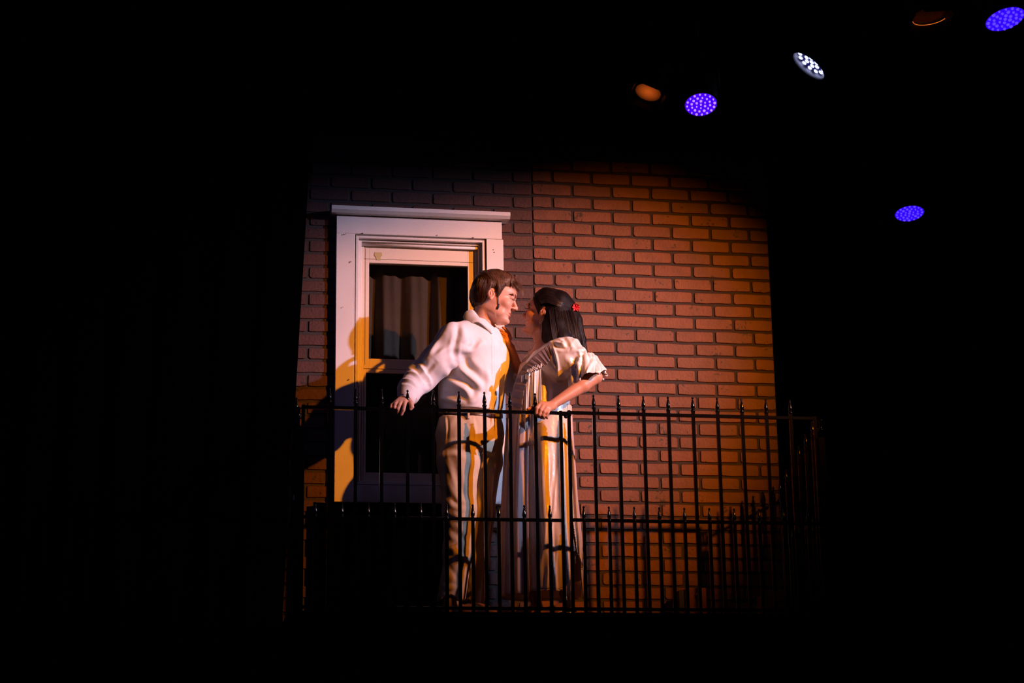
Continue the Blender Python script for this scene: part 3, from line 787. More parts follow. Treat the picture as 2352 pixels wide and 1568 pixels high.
for i in range(170):
    x0 = r0.uniform(.0, .055); y0 = r0.uniform(-.062, -.005)
    lock(lk, [hh_(x0, y0, .11, .0012), hh_(x0 + .012, y0 - .012, .100, .0030), hh_(x0 + .022, y0 - .022, .088, .0034), hh_(x0 + .030, y0 - .030, .074, .0022)], MO, MR, MS, r0.uniform(.0005, .0011))
for i in range(240):      # over the temple, ending along the hairline
    x0 = r0.uniform(-.045, .035); xe = x0 + r0.uniform(.022, .036); ze = float(np.interp(xe, HLX, HLZ)) + r0.uniform(-.002, .008)
    lock(lk, [hh_(x0, -.060, .085, .001), hh_(x0 + .008, -.072, .066, .003), hh_(.5 * (x0 + xe) + .006, -.078, .5 * (.05 + ze) + .008, .003), hh_(xe, -.080, ze, .0015)], MO, MR, MS, r0.uniform(.0005, .0010))
for i in range(230):      # front, swept forward over the hairline
    y0 = r0.uniform(-.058, .035); x0 = r0.uniform(.0, .035); k = r0.uniform(0, 1); wv = .004 * math.sin(y0 * 130 + x0 * 60)
    lock(lk, [hh_(x0, y0, .115, .0), hh_(x0 + .025, y0 * 1.05, .108, .003 + wv * .5), hh_(x0 + .048, y0 * 1.1 - .006, .096, .004 + wv), hh_(.088, y0 * 1.15 - .010, .080 - .004 * k, .007 + .003 * k), hp_(.100, y0 * 1.2 - .014, .064 - .010 * k, .010 + .006 * k)], MO, MR, MS, r0.uniform(.0005, .0011))
for i in range(60):       # far side
    x0 = r0.uniform(-.06, .05); y0 = r0.uniform(.01, .03)
    lock(lk, [hh_(x0, y0, .115), hh_(x0 + .02, y0 + .03, .095), hh_(x0 + .04, y0 + .055, .065)], MO, MR, MS, r0.uniform(.0010, .0018))
for i in range(260):      # back of the head, downward
    x0 = r0.uniform(-.11, -.035); y0 = -r0.uniform(.01, .07); zt = r0.uniform(.02, .105)
    lock(lk, [hh_(x0, y0, zt, .0), hh_(x0 - .002, y0 * 1.05, zt - .03, .0016), hh_(x0 - .002, y0 * 1.03, zt - .06, .0016), hh_(x0, y0, max(zt - .10, -.058), .0)], MO, MR, MS, r0.uniform(.0005, .0010))
for i in range(34):       # fringe, lifted at the front
    y0 = r0.uniform(-.050, .035); k = r0.uniform(0, 1)
    a0 = hh_(.045, y0, .10, .0); a1 = hh_(.075, y0 * 1.05 - .004, .088, .004 + .004 * k); a2 = hp_(.098, y0 * 1.1 - .006, .066, .022 + .008 * k); a3 = hp_(.104, y0 * 1.1 - .012, .048 + r0.uniform(-.01, .012), .014 + .012 * k)
    lock(lk, [a0, a1, a2, a3], MO, MR, MS, r0.uniform(.0006, .0013))
for i in range(22):       # loose wisps standing forward of the brow
    y0 = r0.uniform(-.045, .02); k = r0.uniform(0, 1)
    lock(lk, [hh_(.06, y0, .095, .004), hp_(.088, y0, .088, .026), hp_(.108, y0 - .004, .066, .028 + .010 * k), hp_(.112, y0 - .006, .040 - .01 * k, .024 + .012 * k), hp_(.108, y0, .016 - .02 * k, .018 + .012 * k)], MO, MR, MS, r0.uniform(.0004, .0008))
for yy, zz, of in ((-.030, .014, .003), (-.036, .020, .003), (-.022, .016, .003), (-.044, .034, .003), (-.012, .0, .016), (.010, -.004, .022), (.0, .010, .020)):
    lock(lk, [hh_(.070, yy, .088, .003), hp_(.095, yy - .006, .066, .020), hp_(.100, yy, .045, .008 + of), hp_(.104, yy + .004, zz + .010, of)], MO, MR, MS, .0009)
lk.build('hair_locks', HAIRS, hb, True, origin=MG)['kind'] = 'stuff'

# headset microphone
hm = MB(); mp_ = [hp_(-.022, -.09, .0, .004), hp_(.012, -.075, .006, .004), hp_(.022, -.070, -.012, .004), hp_(.030, -.066, -.045, .003), hp_(.034, -.062, -.060, .003)]
hm.tube(MO + MS * (catmull(np.array(mp_), 16) @ MR), .0016, 6)
q_ = MO + MS * (np.array(mp_[-1]) @ MR); hm.tube([q_ + MS * (np.array([0, 0, .012]) @ MR), q_, q_ - MS * (np.array([.004, 0, .016]) @ MR)], [.0022, .0052, .0048], 8)
hm.tube([MO + MS * (p @ MR) for p in catmull(np.array([hp_(-.022, -.09, .0, .004), hp_(-.035, -.08, -.03, .004), hp_(-.05, -.07, -.055, .006), hp_(-.075, -.045, -.065, .010)]), 12)], .0016, 6)
hm.build('headset_microphone', MIC, man, True, origin=MG)

# shirt
cl = Clay([-.80, -.78, .88], [.02, -.10, 1.46], .0046)
zc = [am(1081, 952, -.38), am(1081, 930, -.38), am(1084, 895, -.385), am(1090, 850, -.39), am(1097, 810, -.395), am(1102, 780, -.395), am(1104, 758, -.395), am(1100, 742, -.395)]
cl.column([p[2] for p in zc], [(p[0], p[1]) for p in zc], [.150, .160, .168, .172, .166, .140, .104, .070], [.132, .142, .148, .145, .130, .105, .080, .062], A35 + PI / 2, .03, 2.3)
cl.cone(am(1042, 779, -.535), am(1090, 752, -.42), .060, .050, .03); cl.cone(am(1146, 800, -.275), am(1110, 765, -.37), .050, .044, .03)
cl.cone(am(1042, 782, -.535), am(1095, 790, -.45), .066, .09, .05)
re2 = am(966, 866, -.50)
cl.chain([am(1040, 786, -.535), am(1004, 828, -.535), re2, am(942, 893, -.60)], [.076, .073, .069, .059], .03)
cl.chain([am(942, 893, -.60), am(939, 903, -.625), am(935, 915, -.65)], [.056, .052, .042], .012)
cl.chain([am(1146, 804, -.275), am(1172, 850, -.22), am(1185, 885, -.20), am(1215, 902, -.235)], [.062, .058, .056, .045], .03)
cl.cone(am(1130, 760, -.43), am(1098, 738, -.40), .012, .05, 0, 's') if False else None
cl.cone(am(1116, 728, -.40), am(1122, 752, -.44), .050, .026, .010, 's')
wc = am(1081, 947, -.38)
cl.add(lambda P: (wc[2] - .002 + .24 * (P[..., 1] - wc[1])) - P[..., 2], cl.lo, cl.lo + 2, .0, 'i')
V, Q = cl.mesh(); V = relax(V, Q, 3, .5)
fl = [([(1046, 756), (1040, 790), (1035, 820), (1040, 838)], -.011, .009), ([(1052, 765), (1058, 790), (1056, 806)], .008, .009), ([(1063, 812), (1080, 806), (1093, 790)], -.009, .007), ([(1060, 826), (1072, 850), (1092, 868), (1108, 885)], -.013, .013),
      ([(1040, 815), (1060, 815), (1085, 805), (1100, 795)], .007, .010), ([(1050, 838), (1062, 866), (1085, 886), (1108, 896)], .012, .012), ([(1022, 850), (1045, 868), (1075, 884), (1085, 905)], -.012, .013), ([(1025, 870), (1048, 890), (1068, 905), (1078, 925)], .009, .010),
      ([(1070, 822), (1090, 815), (1112, 790)], .006, .012), ([(1100, 905), (1085, 925), (1060, 936)], .006, .010), ([(1010, 905), (1035, 920), (1060, 930)], .006, .008),
      ([(1020, 740), (1005, 765), (985, 795), (965, 825), (945, 850)], -.010, .010), ([(1035, 752), (1020, 775), (1000, 800), (975, 835)], .008, .012), ([(1015, 780), (995, 815), (985, 835)], -.006, .010),
      ([(1032, 812), (1015, 818), (992, 832), (968, 850)], .008, .010), ([(957, 845), (966, 865), (975, 880), (982, 888)], .010, .007), ([(945, 850), (955, 870), (966, 882), (976, 896)], -.010, .008), ([(925, 865), (940, 870), (955, 885), (962, 905)], .008, .007),
      ([(912, 888), (928, 892), (945, 900)], .008, .006), ([(918, 900), (935, 905), (945, 915)], -.006, .005), ([(990, 848), (975, 866), (968, 878)], -.007, .007), ([(1129, 764), (1127, 800), (1128, 850), (1129, 900), (1128, 940)], .0035, .0030), ([(1132, 764), (1130, 800), (1131, 850), (1132, 900), (1131, 940)], -.003, .003),
      ([(1022, 860), (1021, 890), (1019, 938)], .003, .003), ([(1140, 775), (1160, 790), (1170, 815), (1172, 845)], .010, .008), ([(1150, 800), (1156, 825), (1158, 860)], -.009, .007), ([(1145, 880), (1140, 910), (1145, 935)], .006, .007), ([(1112, 850), (1118, 880), (1112, 915)], .005, .008)]
V = folds(V, Q, fl, -.45); N = normals(V, Q)
V = V + N * (.0025 * wob(V, 20, 2, 2) + .0010 * wob(V * [1, 1, .6], 45, 5))[:, None]
V = relax(V, Q, 1, .4)
SV = V; shirt = sculpt_obj('shirt', V, Q, SHIRT, man, origin=MG)
def ribbon(name, inner, outer, th, material, parent, org, n=16, m_=5, bulge=0.0):
    """thick cloth flap between two curves"""
    a = catmull(inner, n); b = catmull(outer, n); G = []
    for t in np.linspace(0, 1, m_): G.append(a + (b - a) * t)
    G = np.array(G)
    nm = np.cross(np.gradient(G, axis=1), np.gradient(G, axis=0)); nm /= np.linalg.norm(nm, axis=2)[..., None] + 1e-9
    if nm[..., 1].mean() > 0: nm = -nm
    tt = np.linspace(0, 1, m_)[:, None, None]
    G = G + nm * bulge * np.sin(PI * tt)
    A = (G + nm * th / 2).reshape(-1, 3); B = (G - nm * th / 2).reshape(-1, 3); k = m_ * n
    F = []
    for j in range(m_ - 1):
        for i in range(n - 1):
            q = (j * n + i, j * n + i + 1, (j + 1) * n + i + 1, (j + 1) * n + i); F.append(q); F.append(tuple(x + k for x in q[::-1]))
    rim = [j * n for j in range(m_)] + [(m_ - 1) * n + i for i in range(1, n)] + [j * n + n - 1 for j in range(m_ - 2, -1, -1)] + [i for i in range(n - 2, 0, -1)]
    for i in range(len(rim)): F.append((rim[i], rim[(i + 1) % len(rim)], rim[(i + 1) % len(rim)] + k, rim[i] + k))
    return mesh_obj(name, np.vstack([A, B]), F, material, parent, True, origin=org)
ribbon('collar', [am(1081, 713, -.39), am(1081, 712, -.43), am(1089, 714, -.465), am(1105, 735, -.50), am(1129, 761, -.525)],
       [am(1072, 721, -.39), am(1064, 729, -.46), am(1076, 743, -.515), am(1100, 740, -.540), am(1130, 767, -.535)], .004, SHIRT, shirt, MG, 24, 7, .008)
ribbon('collar', [am(1128, 741, -.33), am(1131, 744, -.355), am(1130, 752, -.40), am(1128, 762, -.470)],
       [am(1133, 738, -.30), am(1140, 752, -.33), am(1146, 768, -.38), am(1130, 766, -.475)], .004, SHIRT, shirt, MG, 16, 5, .004)
def skin_y(V, x, z, r=.007):
    k = np.where((np.abs(V[:, 0] - x) < r) & (np.abs(V[:, 2] - z) < r))[0]
    return V[k, 1].min() if len(k) else -.5
pa, pb = [], []; bt = MB()
for i, v in enumerate(np.linspace(772, 932, 16)):
    u = 1130 + 2.5 * math.sin(i * .5); y0 = skin_y(SV, *am(u, v, -.50)[[0, 2]]); 
    for lst, du in ((pa, -3.6), (pb, 3.6)):
        p = am(u + du, v, y0); p = am(u + du, v, skin_y(SV, p[0], p[2], .005) - .0002); lst.append(p)
    if i % 4 == 1: bt.lathe(am(u, v, y0 - .0035), [(.0052, 0), (.0052, .0016), (.003, .0022)], 10, (0, -1, 0))
ribbon('placket', pa, pb, .0014, SHIRT, shirt, MG, 30, 3)
bt.build('button', SHIRT, shirt, True, origin=MG)
# belt
def ring_band(name, z0, z1, c, a, b, ang, th, material, parent, org, a0=0, a1=2 * PI, n=72, tilt=0.0):
    mb = MB(); V = []
    for i in range(n + 1):
        t = a0 + (a1 - a0) * i / n
        cu, su = abs(math.cos(t)) ** (2 / 2.3) * math.copysign(1, math.cos(t)), abs(math.sin(t)) ** (2 / 2.3) * math.copysign(1, math.sin(t))
        for r, z in ((0, z0), (th, z0 + .002), (th, z1 - .002), (0, z1)):
            u = (a + r) * cu; v = (b + r) * su
            x = u * math.cos(ang) - v * math.sin(ang); yv = u * math.sin(ang) + v * math.cos(ang)
            V.append((c[0] + x, c[1] + yv, z + tilt * yv))
    F = [(i * 4 + j, i * 4 + (j + 1) % 4, (i + 1) * 4 + (j + 1) % 4, (i + 1) * 4 + j) for i in range(n) for j in range(4)]
    return mesh_obj(name, V, F, material, parent, True, origin=org)
belt = ring_band('belt', wc[2] - .026, wc[2] + .006, wc, .154, .137, A35 + PI / 2, .005, LEATH, man, MG, tilt=.24)
bk = am(1141, 952, -.46); MB().box(bk[0] - .022, bk[0] + .012, bk[1] - .022, bk[1] - .012, bk[2] - .016, bk[2] + .016, .003).build('buckle', BUCK, belt, origin=MG)
# trousers
cl = Clay([-.66, -.66, DECK + .02], [-.04, -.14, .97], .0046)
tz = [am(1078, 1045, -.39), am(1078, 1010, -.385), am(1080, 975, -.38), am(1081, 945, -.38)]
cl.column([p[2] for p in tz], [(p[0], p[1]) for p in tz], [.150, .168, .166, .150], [.115, .138, .140, .132], A35 + PI / 2, .03, 2.3)
cl.chain([am(1052, 1000, -.45), am(1054, 1060, -.465), am(1056, 1170, -.485), am(1052, 1275, -.47), am(1036, 1378, -.45)], [.098, .096, .074, .066, .064], .03)
cl.chain([am(1112, 1000, -.31), am(1112, 1060, -.31), am(1104, 1175, -.32), am(1094, 1290, -.31), am(1088, 1395, -.30)], [.088, .082, .066, .056, .055], .03)
cl.add(lambda P: (DECK + .098 + .01 * np.sin(P[..., 0] * 60)) - P[..., 2], cl.lo, cl.lo + 2, .0, 'i')
cl.add(lambda P: P[..., 2] - (wc[2] - .012 + .24 * (P[..., 1] - wc[1])), cl.lo, cl.lo + 2, .0, 'i')
V, Q = cl.mesh(); V = relax(V, Q, 3, .5)
tf = [([(1022, 955), (1023, 985), (1021, 1014)], .0045, .004), ([(1026, 955), (1027, 985), (1024, 1014)], -.004, .004), ([(1070, 960), (1080, 985), (1078, 1010)], .006, .010), ([(1022, 1020), (1050, 1026), (1085, 1022)], .008, .010), ([(1010, 1040), (1040, 1040), (1075, 1050)], -.007, .010),
      ([(1078, 1050), (1082, 1120), (1080, 1200), (1075, 1270)], .008, .009), ([(1035, 1060), (1048, 1110), (1060, 1150)], -.008, .010), ([(1020, 1130), (1040, 1160), (1066, 1168)], -.008, .009), ([(1025, 1180), (1050, 1195), (1080, 1190)], .007, .009), ([(1030, 1215), (1050, 1235), (1072, 1240)], -.008, .010),
      ([(1028, 1255), (1045, 1275), (1066, 1285)], .007, .009), ([(1025, 1300), (1042, 1320), (1058, 1330)], -.007, .010), ([(1015, 1345), (1030, 1352), (1052, 1350)], .009, .008), ([(1012, 1370), (1030, 1372), (1048, 1366)], -.006, .006), ([(1082, 960), (1086, 1000), (1088, 1045)], .004, .004),
      ([(1100, 1000), (1112, 1080), (1106, 1180)], .006, .010), ([(1128, 1040), (1132, 1100), (1120, 1160)], -.006, .010)]
V = folds(V, Q, [(p, a * (.6 if w > .005 else 1), w) for p, a, w in tf], -.45); N = normals(V, Q)
V = V + N * (.0025 * wob(V * [1, 1, .6], 24, 9) + .0018 * wob(V, 50, 4))[:, None]; V = relax(V, Q, 1, .4)
tr = sculpt_obj('trousers', V, Q, KHAKI, man, origin=MG)
lp = MB()
for u, yy in ((1073, -.52), (1027, -.50), (1110, -.49)):
    p = am(u, 951, yy)
lp.box(*(lambda p: (p[0] - .005, p[0] + .005, p[1] - .006, p[1] + .01, p[2] - .022, p[2] + .018))(am(1076, 951, -.548)), .001)
lp.build('belt_loop', KHAKI, tr, origin=MG)
# shoes
def shoe(c, d, L, h, material, parent, name, org, k=1.0):
    d = np.asarray(d, float); d /= np.linalg.norm(d); sd = np.cross([0, 0, 1], d); c = np.asarray(c, float)
    lo = np.minimum(c, c + d * L) - .08; hi = np.maximum(c, c + d * L) + .12; lo[2] = DECK; 
    g = Clay(lo - [0, 0, .01], hi, .0035)
    Rr = np.stack([d, sd, [0, 0, 1]])
    g.ell(c + d * L * .12 + [0, 0, .045 * k], (.050, .036, .055 * k), Rr, .02); g.ell(c + d * L * .5 + [0, 0, .036 * k], (.085, .038, .040 * k), Rr, .02)
    g.ell(c + d * L * .80 + [0, 0, .026], (.060, .043, .028), Rr, .02); g.cone(c + d * L * .1 + [0, 0, .05], c + d * L * .1 + [0, 0, h], .038, .040, .015)
    g.add(lambda P: DECK + .002 - P[..., 2], lo - .01, hi, .0, 'i')
    V, Q = g.mesh(); V = relax(V, Q, 1); N = normals(V, Q); V = V + N * (.0012 * wob(V, 90, 3))[:, None]; V[:, 2] = np.maximum(V[:, 2], DECK + .0005)
    return sculpt_obj(name, V, Q, material, parent, origin=org)
a_ = am(1040, 1385, -.45); a_[2] = DECK; b_ = am(1090, 1395, -.30); b_[2] = DECK
for c_, d_ in ((a_ - [.03, 0, 0], (1, -.45, 0)), (b_ - [.03, 0, 0], (1, -.35, 0))):
    s_ = shoe(c_, d_, .25, .095, SHOE, man, 'shoe', MG)

# ------------------------------------------------------------------ the woman
wom = empty('person', (-.02, -.42, DECK))
WG = np.array((-.02, -.42, DECK))
tag(wom, 'woman with long dark hair in white satin puff sleeve gown facing the man', 'person')
WO = at(1252, 721, -.42); WB = math.radians(24); WP = math.radians(17); WS = .94
WR = frame((-math.cos(WB) * math.cos(WP), math.sin(WB) * math.cos(WP), math.sin(WP)), (.3, -.1, 1))
cl = Clay([-.36, -.80, DECK - .002], [.32, -.14, 1.42], .0034)
cl.cone(at(1250, 800, -.41), WO + WS * (np.array([-.025, 0, -.055]) @ WR), .047, .045, .018)
wparts = [(at(1250, 800, -.41), WO + WS * (np.array([-.025, 0, -.055]) @ WR), .048, .047, .018), (at(1240, 798, -.42), WO + WS * (np.array([.02, 0, -.098]) @ WR), .016, .020, .02)]
cz = [at(1245, 960, -.42), at(1255, 900, -.42), at(1258, 850, -.42), at(1256, 812, -.42)]
cl.column([p[2] for p in cz], [(p[0], p[1]) for p in cz], [.10, .085, .10, .09], [.075, .07, .075, .06], .0 + PI / 2 + .15, .03)
ls_ = at(1282, 812, -.55); le_ = at(1368, 866, -.60); lw_ = at(1266, 931, -.675)
cl.cone(ls_, at(1256, 818, -.42), .042, .06, .03); cl.chain([ls_, le_], [.038, .030], .012)
cl.chain([le_, le_ + (lw_ - le_) * .3, lw_], [.030, .033, .0205], .012)
rs_ = at(1228, 820, -.27); re_ = at(1197, 868, -.27); rwr = at(1174, 797, -.325)
cl.cone(rs_, at(1256, 818, -.42), .042, .06, .03); cl.chain([rs_, re_, rwr], [.036, .026, .0170], .012)
P_ = at
hand(cl, lw_, P_(1250, 930, -.70), [
    [P_(1241, 927, -.712), P_(1233, 937, -.728), P_(1232, 949, -.726), P_(1236, 957, -.712)],
    [P_(1248, 931, -.716), P_(1242, 941, -.732), P_(1239, 952, -.730), P_(1243, 959, -.714)],
    [P_(1256, 935, -.716), P_(1250, 945, -.732), P_(1247, 954, -.729), P_(1250, 960, -.714)],
    [P_(1262, 939, -.712), P_(1258, 948, -.726), P_(1255, 955, -.724), P_(1257, 960, -.712)]],
    [P_(1252, 934, -.685), P_(1236, 937, -.682), P_(1222, 938, -.685), P_(1213, 939, -.690)])
hand(cl, rwr, P_(1166, 780, -.335), [
    [P_(1162, 768, -.335), P_(1152, 759, -.345), P_(1143, 755, -.358), P_(1137, 754, -.370)],
    [P_(1162, 773, -.345), P_(1153, 765, -.356), P_(1144, 762, -.370), P_(1138, 763, -.380)],
    [P_(1163, 779, -.352), P_(1155, 773, -.364), P_(1147, 771, -.376), P_(1142, 773, -.385)],
    [P_(1165, 785, -.352), P_(1158, 781, -.362), P_(1152, 780, -.372), P_(1148, 783, -.380)]],
    [P_(1171, 777, -.325), P_(1168, 765, -.322), P_(1161, 756, -.330), P_(1155, 752, -.338)], .74)
for hp, kn, an in ((P_(1282, 990, -.47), P_(1290, 1215, -.50), P_(1299, 1375, -.49)), (P_(1228, 990, -.36), P_(1232, 1215, -.38), P_(1229, 1380, -.37))):
    an[2] = DECK + .115
    calf = kn + (an - kn) * .35
    cl.chain([hp, kn, calf, an], [.062, .040, .043, .025], .02)
    hl = an + np.array([.012, .0, -.045]); cl.cone(an, hl, .025, .022, .01)
    cl.chain([hl, an + np.array([-.07, .01, -.075]), an + np.array([-.13, .02, -.098])], [.021, .019, .0155], .014)
    cl.ell(an + np.array([-.125, .02, -.098]), (.03, .030, .012), None, .012)
V, Q = cl.mesh(); V = relax(V, Q, 1, .4)
V, Q = join_mesh((V, Q), head_mesh(WO, WR, WS, True, wparts, None))
tone = head_color(V, WO, WR, WS, (.50, .225, .13), (.36, .05, .045), (.03, .018, .014), (.52, .19, .11), True)
sculpt_obj('body', V, Q, SKIN, wom, tone, origin=WG)
brow_lash(V, WO, WR, WS, mat('black_brow', (.006, .004, .004), .6), wom, WG, True, 2)
# hair: smooth crown drawn back to a tie, long fall below
tie = at(1316, 708, -.47)
cl = Clay([-.18, -.66, 1.12], [.26, -.26, 1.60], .003)
def wcap(P):
    q = in_head(P, WO, WR, WS); x, y, z = q[..., 0], q[..., 1], q[..., 2]
    th = .010 + .012 * smoothstep(.03, .11, z) * smoothstep(.06, -.02, x) + .014 * smoothstep(-.02, -.09, x)
    d = head_field(q, True) - th
    ed = z - np.interp(x, [-.12, -.03, -.012, .004, .014, .03, .05, .066, .078, .10], [-.12, -.12, .018, .022, -.030, -.005, .020, .044, .064, .072])
    return WS * (d + th * (1 - (.06 + .94 * smoothstep(0, .040, ed) ** .8)) + .02 * smoothstep(.002, -.004, ed))
cl.add(wcap, WO - .15, WO + .16, 0)
cl.cone(WO + WS * (np.array([-.075, 0, .035]) @ WR), tie, .055, .018, .03)
ff = [at(1300, 712, -.44), at(1308, 740, -.45), at(1312, 775, -.465), at(1320, 815, -.47), at(1328, 835, -.465)]
cl.chain(ff, [.045, .052, .046, .034, .018], .03)
ff = [at(1268, 722, -.475), at(1278, 750, -.49), at(1288, 780, -.50), at(1305, 810, -.50)]
cl.chain(ff, [.028, .046, .048, .036], .03)
cl.chain([at(1255, 745, -.46), at(1262, 775, -.45), at(1270, 800, -.46)], [.022, .034, .036], .025)
cl.chain([tie, at(1326, 735, -.48), at(1334, 780, -.48), at(1340, 815, -.475), at(1344, 832, -.47)], [.016, .022, .024, .020, .008], .012)
V, Q = cl.mesh(); V = relax(V, Q, 2)
wh = sculpt_obj('hair', V, Q, HAIRW, wom, origin=WG)
def wp_(x, y, z, off):
    c = np.array([-.005, 0, .02]); d = np.array([x, y, z]) - c; d /= np.linalg.norm(d); t = .14
    for _ in range(24): t -= head_field((c + d * t)[None], True)[0] * .8
    return WO + WS * ((c + d * (t + off)) @ WR)
lk = MB()
for i in range(200):      # combed back to the tie
    a = r0.uniform(0, 1); sg = 1 if r0.random() < .85 else -1
    if sg > 0: p0 = wp_(.082 - .072 * a, .015 + .062 * a, .080 - .055 * a, .008)
    else: p0 = wp_(.08 - .05 * a, -.04 * a, .08, .011)
    p1 = wp_(.02 - .04 * a, sg * (.03 + .050 * a), .105 - .07 * a, .0235 + r0.uniform(-.002, .001)); p2 = wp_(-.055 - .02 * a, sg * (.03 + .035 * a), .085 - .055 * a, .030 + r0.uniform(-.003, .0005))
    p3 = tie + r0.normal(0, .004, 3)
    pp = catmull(np.array([p0, p1, p2, p3]), 12); lk.tube(pp, .0009 * np.sin(np.linspace(.3, PI - .3, 12)) + .0002, 4)
for i in range(420):      # long fall
    a = r0.uniform(0, 1); u0 = 1262 + 52 * a; v0 = 712 + r0.uniform(-3, 6) - 3 * a; yy = -.540 + .028 * a + r0.uniform(-.004, .004)
    b = [at(u0, v0, yy + .012), at(u0 + 3 + 6 * a, v0 + 30, yy - .006), at(u0 + 8 + 8 * a, v0 + 62, yy - .012), at(u0 + 16 + 10 * a + r0.normal(0, 2), v0 + 92 + r0.uniform(0, 12) + 8 * a, yy - .004)]
    pp = catmull(np.array(b), 14) + r0.normal(0, .0008, 3); lk.tube(pp, r0.uniform(.0006, .0011) * np.linspace(1, .45, 14), 4)
for i in range(70):       # tail from the tie
    a = r0.normal(0, .006, 3); b = [tie, at(1326 + r0.normal(0, 3), 738, -.49) + a, at(1334 + r0.normal(0, 4), 785, -.49) + a, at(1342 + r0.normal(0, 4), 828 + r0.uniform(-10, 8), -.485) + a]
    lk.tube(catmull(np.array(b), 14), .0013 * np.linspace(1, .4, 14), 4)
lk.build('hair_locks', HAIRWS, wh, True, origin=WG)['kind'] = 'stuff'
# red flower in the tie
fw = MB(); fc = at(1322, 707, -.495)
for i in range(6):
    t = i * PI / 3; d = np.array([math.cos(t), 0, math.sin(t)]); e = np.array([0, -1.0, 0]); n2 = np.cross(d, e)
    a, b = fc + e * .004, fc + d * .015 + e * (.010 + .004 * (i % 2))
    vv = [a - n2 * .003, a + n2 * .003, b + n2 * .008, b - n2 * .008, fc + d * .021 + e * .006, a - n2 * .003 - e * .002, a + n2 * .003 - e * .002, b + n2 * .008 - e * .0015, b - n2 * .008 - e * .0015, fc + d * .021 + e * .0045]
    fw.add(vv, [(0, 1, 2, 4, 3), (5, 8, 9, 7, 6), (0, 5, 6, 1), (1, 6, 7, 2), (2, 7, 9, 4), (4, 9, 8, 3), (3, 8, 5, 0)])
flo = fw.build('hair_flower', REDP, wom, True, origin=WG); flo['label'] = 'small red cloth flower'
# earring
er = MB(); ep = at(1243, 739, -.502); ang_ = np.linspace(0, 2 * PI, 17)
er.tube([ep + np.array([.0065 * math.sin(t), .002 * math.cos(t), .0085 * math.cos(t)]) for t in ang_], .0013, 6, cap=False); er.lathe(ep + [0, -.003, .006], [(.0035, 0), (.0035, .002), (.001, .003)], 8, (0, -1, 0))
er.build('earring', GOLD, wom, True, origin=WG)
# gown bodice and puff sleeves in one cloth
cl = Clay([-.20, -.80, .84], [.34, -.16, 1.40], .0036)
zz = [at(1250, 985, -.42), at(1248, 950, -.42), at(1254, 905, -.42), at(1256, 865, -.42), at(1256, 835, -.42), at(1254, 812, -.42)]
cl.column([p[2] for p in zz], [(p[0], p[1]) for p in zz], [.128, .115, .108, .112, .110, .075], [.124, .118, .118, .122, .112, .065], PI / 2, .02, 2.2)
cl.cone(at(1270, 806, -.52), at(1252, 812, -.42), .045, .045, .03)
cl.ell(at(1292, 822, -.555), (.090, .080, .104), frame((1, -.2, -.55), (.5, 0, 1)), .03)
cl.ell(at(1318, 826, -.585), (.078, .070, .066), frame((1, -.2, -.5), (.5, 0, 1)), .03)
# flounce at the elbow: flared cone open at the end
fa, fb = at(1336, 822, -.59), at(1352, 868, -.605); fax = (fb - fa) / np.linalg.norm(fb - fa)
fside = np.cross(fax, [0, 1, 0]); fside /= np.linalg.norm(fside); fup = np.cross(fside, fax)
def flounce(P):
    q = P - fa; t = q @ fax; u = q @ fside; v = q @ fup; an_ = np.arctan2(v, u); r = np.hypot(u, v)
    tl = np.linalg.norm(fb - fa) * 1.12
    R_ = .052 + .036 * np.clip(t / tl, 0, 1) ** .8 + (.003 + .006 * np.clip(t / tl, 0, 1)) * np.sin(an_ * 7 + 2 * np.sin(an_ * 2) + 1.0) + .003 * np.sin(an_ * 12 + 50 * t) + .004 * np.exp(-((t - .022) / .01) ** 2)
    d = np.abs(r - R_) - .0042
    return np.maximum(d, np.maximum(-t - .006, t - tl + .10 * u - .006 * np.sin(an_ * 4)))
cl.add(flounce, fa - .13, fb + .13, .008)
cl.ell(at(1226, 838, -.275), (.060, .055, .062), None, .03); cl.ell(at(1200, 862, -.265), (.046, .042, .036), None, .02)
V, Q = cl.mesh(); V = relax(V, Q, 2)
wf = [([(1263, 780), (1268, 810), (1275, 840), (1280, 872)], .006, .004), ([(1290, 778), (1296, 795), (1299, 808)], -.010, .007), ([(1262, 796), (1280, 806), (1300, 810)], -.009, .007), ([(1300, 812), (1320, 818), (1340, 812)], .012, .010), ([(1305, 780), (1322, 795), (1335, 815)], .010, .010),
      ([(1270, 790), (1285, 798), (1292, 790)], .007, .006), ([(1300, 830), (1320, 840), (1330, 826)], -.010, .008), ([(1312, 860), (1322, 835), (1338, 822)], .010, .007), ([(1320, 875), (1328, 850), (1345, 832)], -.009, .006), ([(1330, 880), (1340, 858), (1352, 840)], .009, .006), ([(1345, 880), (1352, 862), (1358, 846)], -.008, .005),
      ([(1358, 880), (1364, 864), (1366, 850)], .008, .005), ([(1270, 850), (1282, 870), (1300, 880)], .006, .009), ([(1240, 845), (1250, 880), (1248, 930)], .007, .008), ([(1262, 870), (1264, 900), (1262, 930)], -.006, .008), ([(1232, 850), (1236, 890), (1234, 925)], -.007, .007), ([(1225, 850), (1222, 890), (1222, 930)], .007, .006)]
V = folds(V, Q, wf, -.56); N = normals(V, Q)
qd = V - fa; tq = qd @ fax; uq = qd @ fside; vq = qd @ fup; fi = np.arctan2(vq, uq); rq = np.hypot(uq, vq); ns = smoothstep(.0, .06, V[:, 0] - .03)
ridge = lambda a: 1 - 2 * np.abs(np.sin(a)) ** .8
gather = np.exp(-(tq / .030) ** 2) * .0050 * ridge(6.5 * fi + 1.2 * np.sin(2 * fi + 1) + 8 * tq) + np.exp(-(tq / .016) ** 2) * -.006
puff = smoothstep(-.02, -.06, tq) * .0042 * ridge(3.5 * fi + 1.5 * np.sin(2 * fi) + 22 * tq + 1.5 * np.sin(30 * rq))
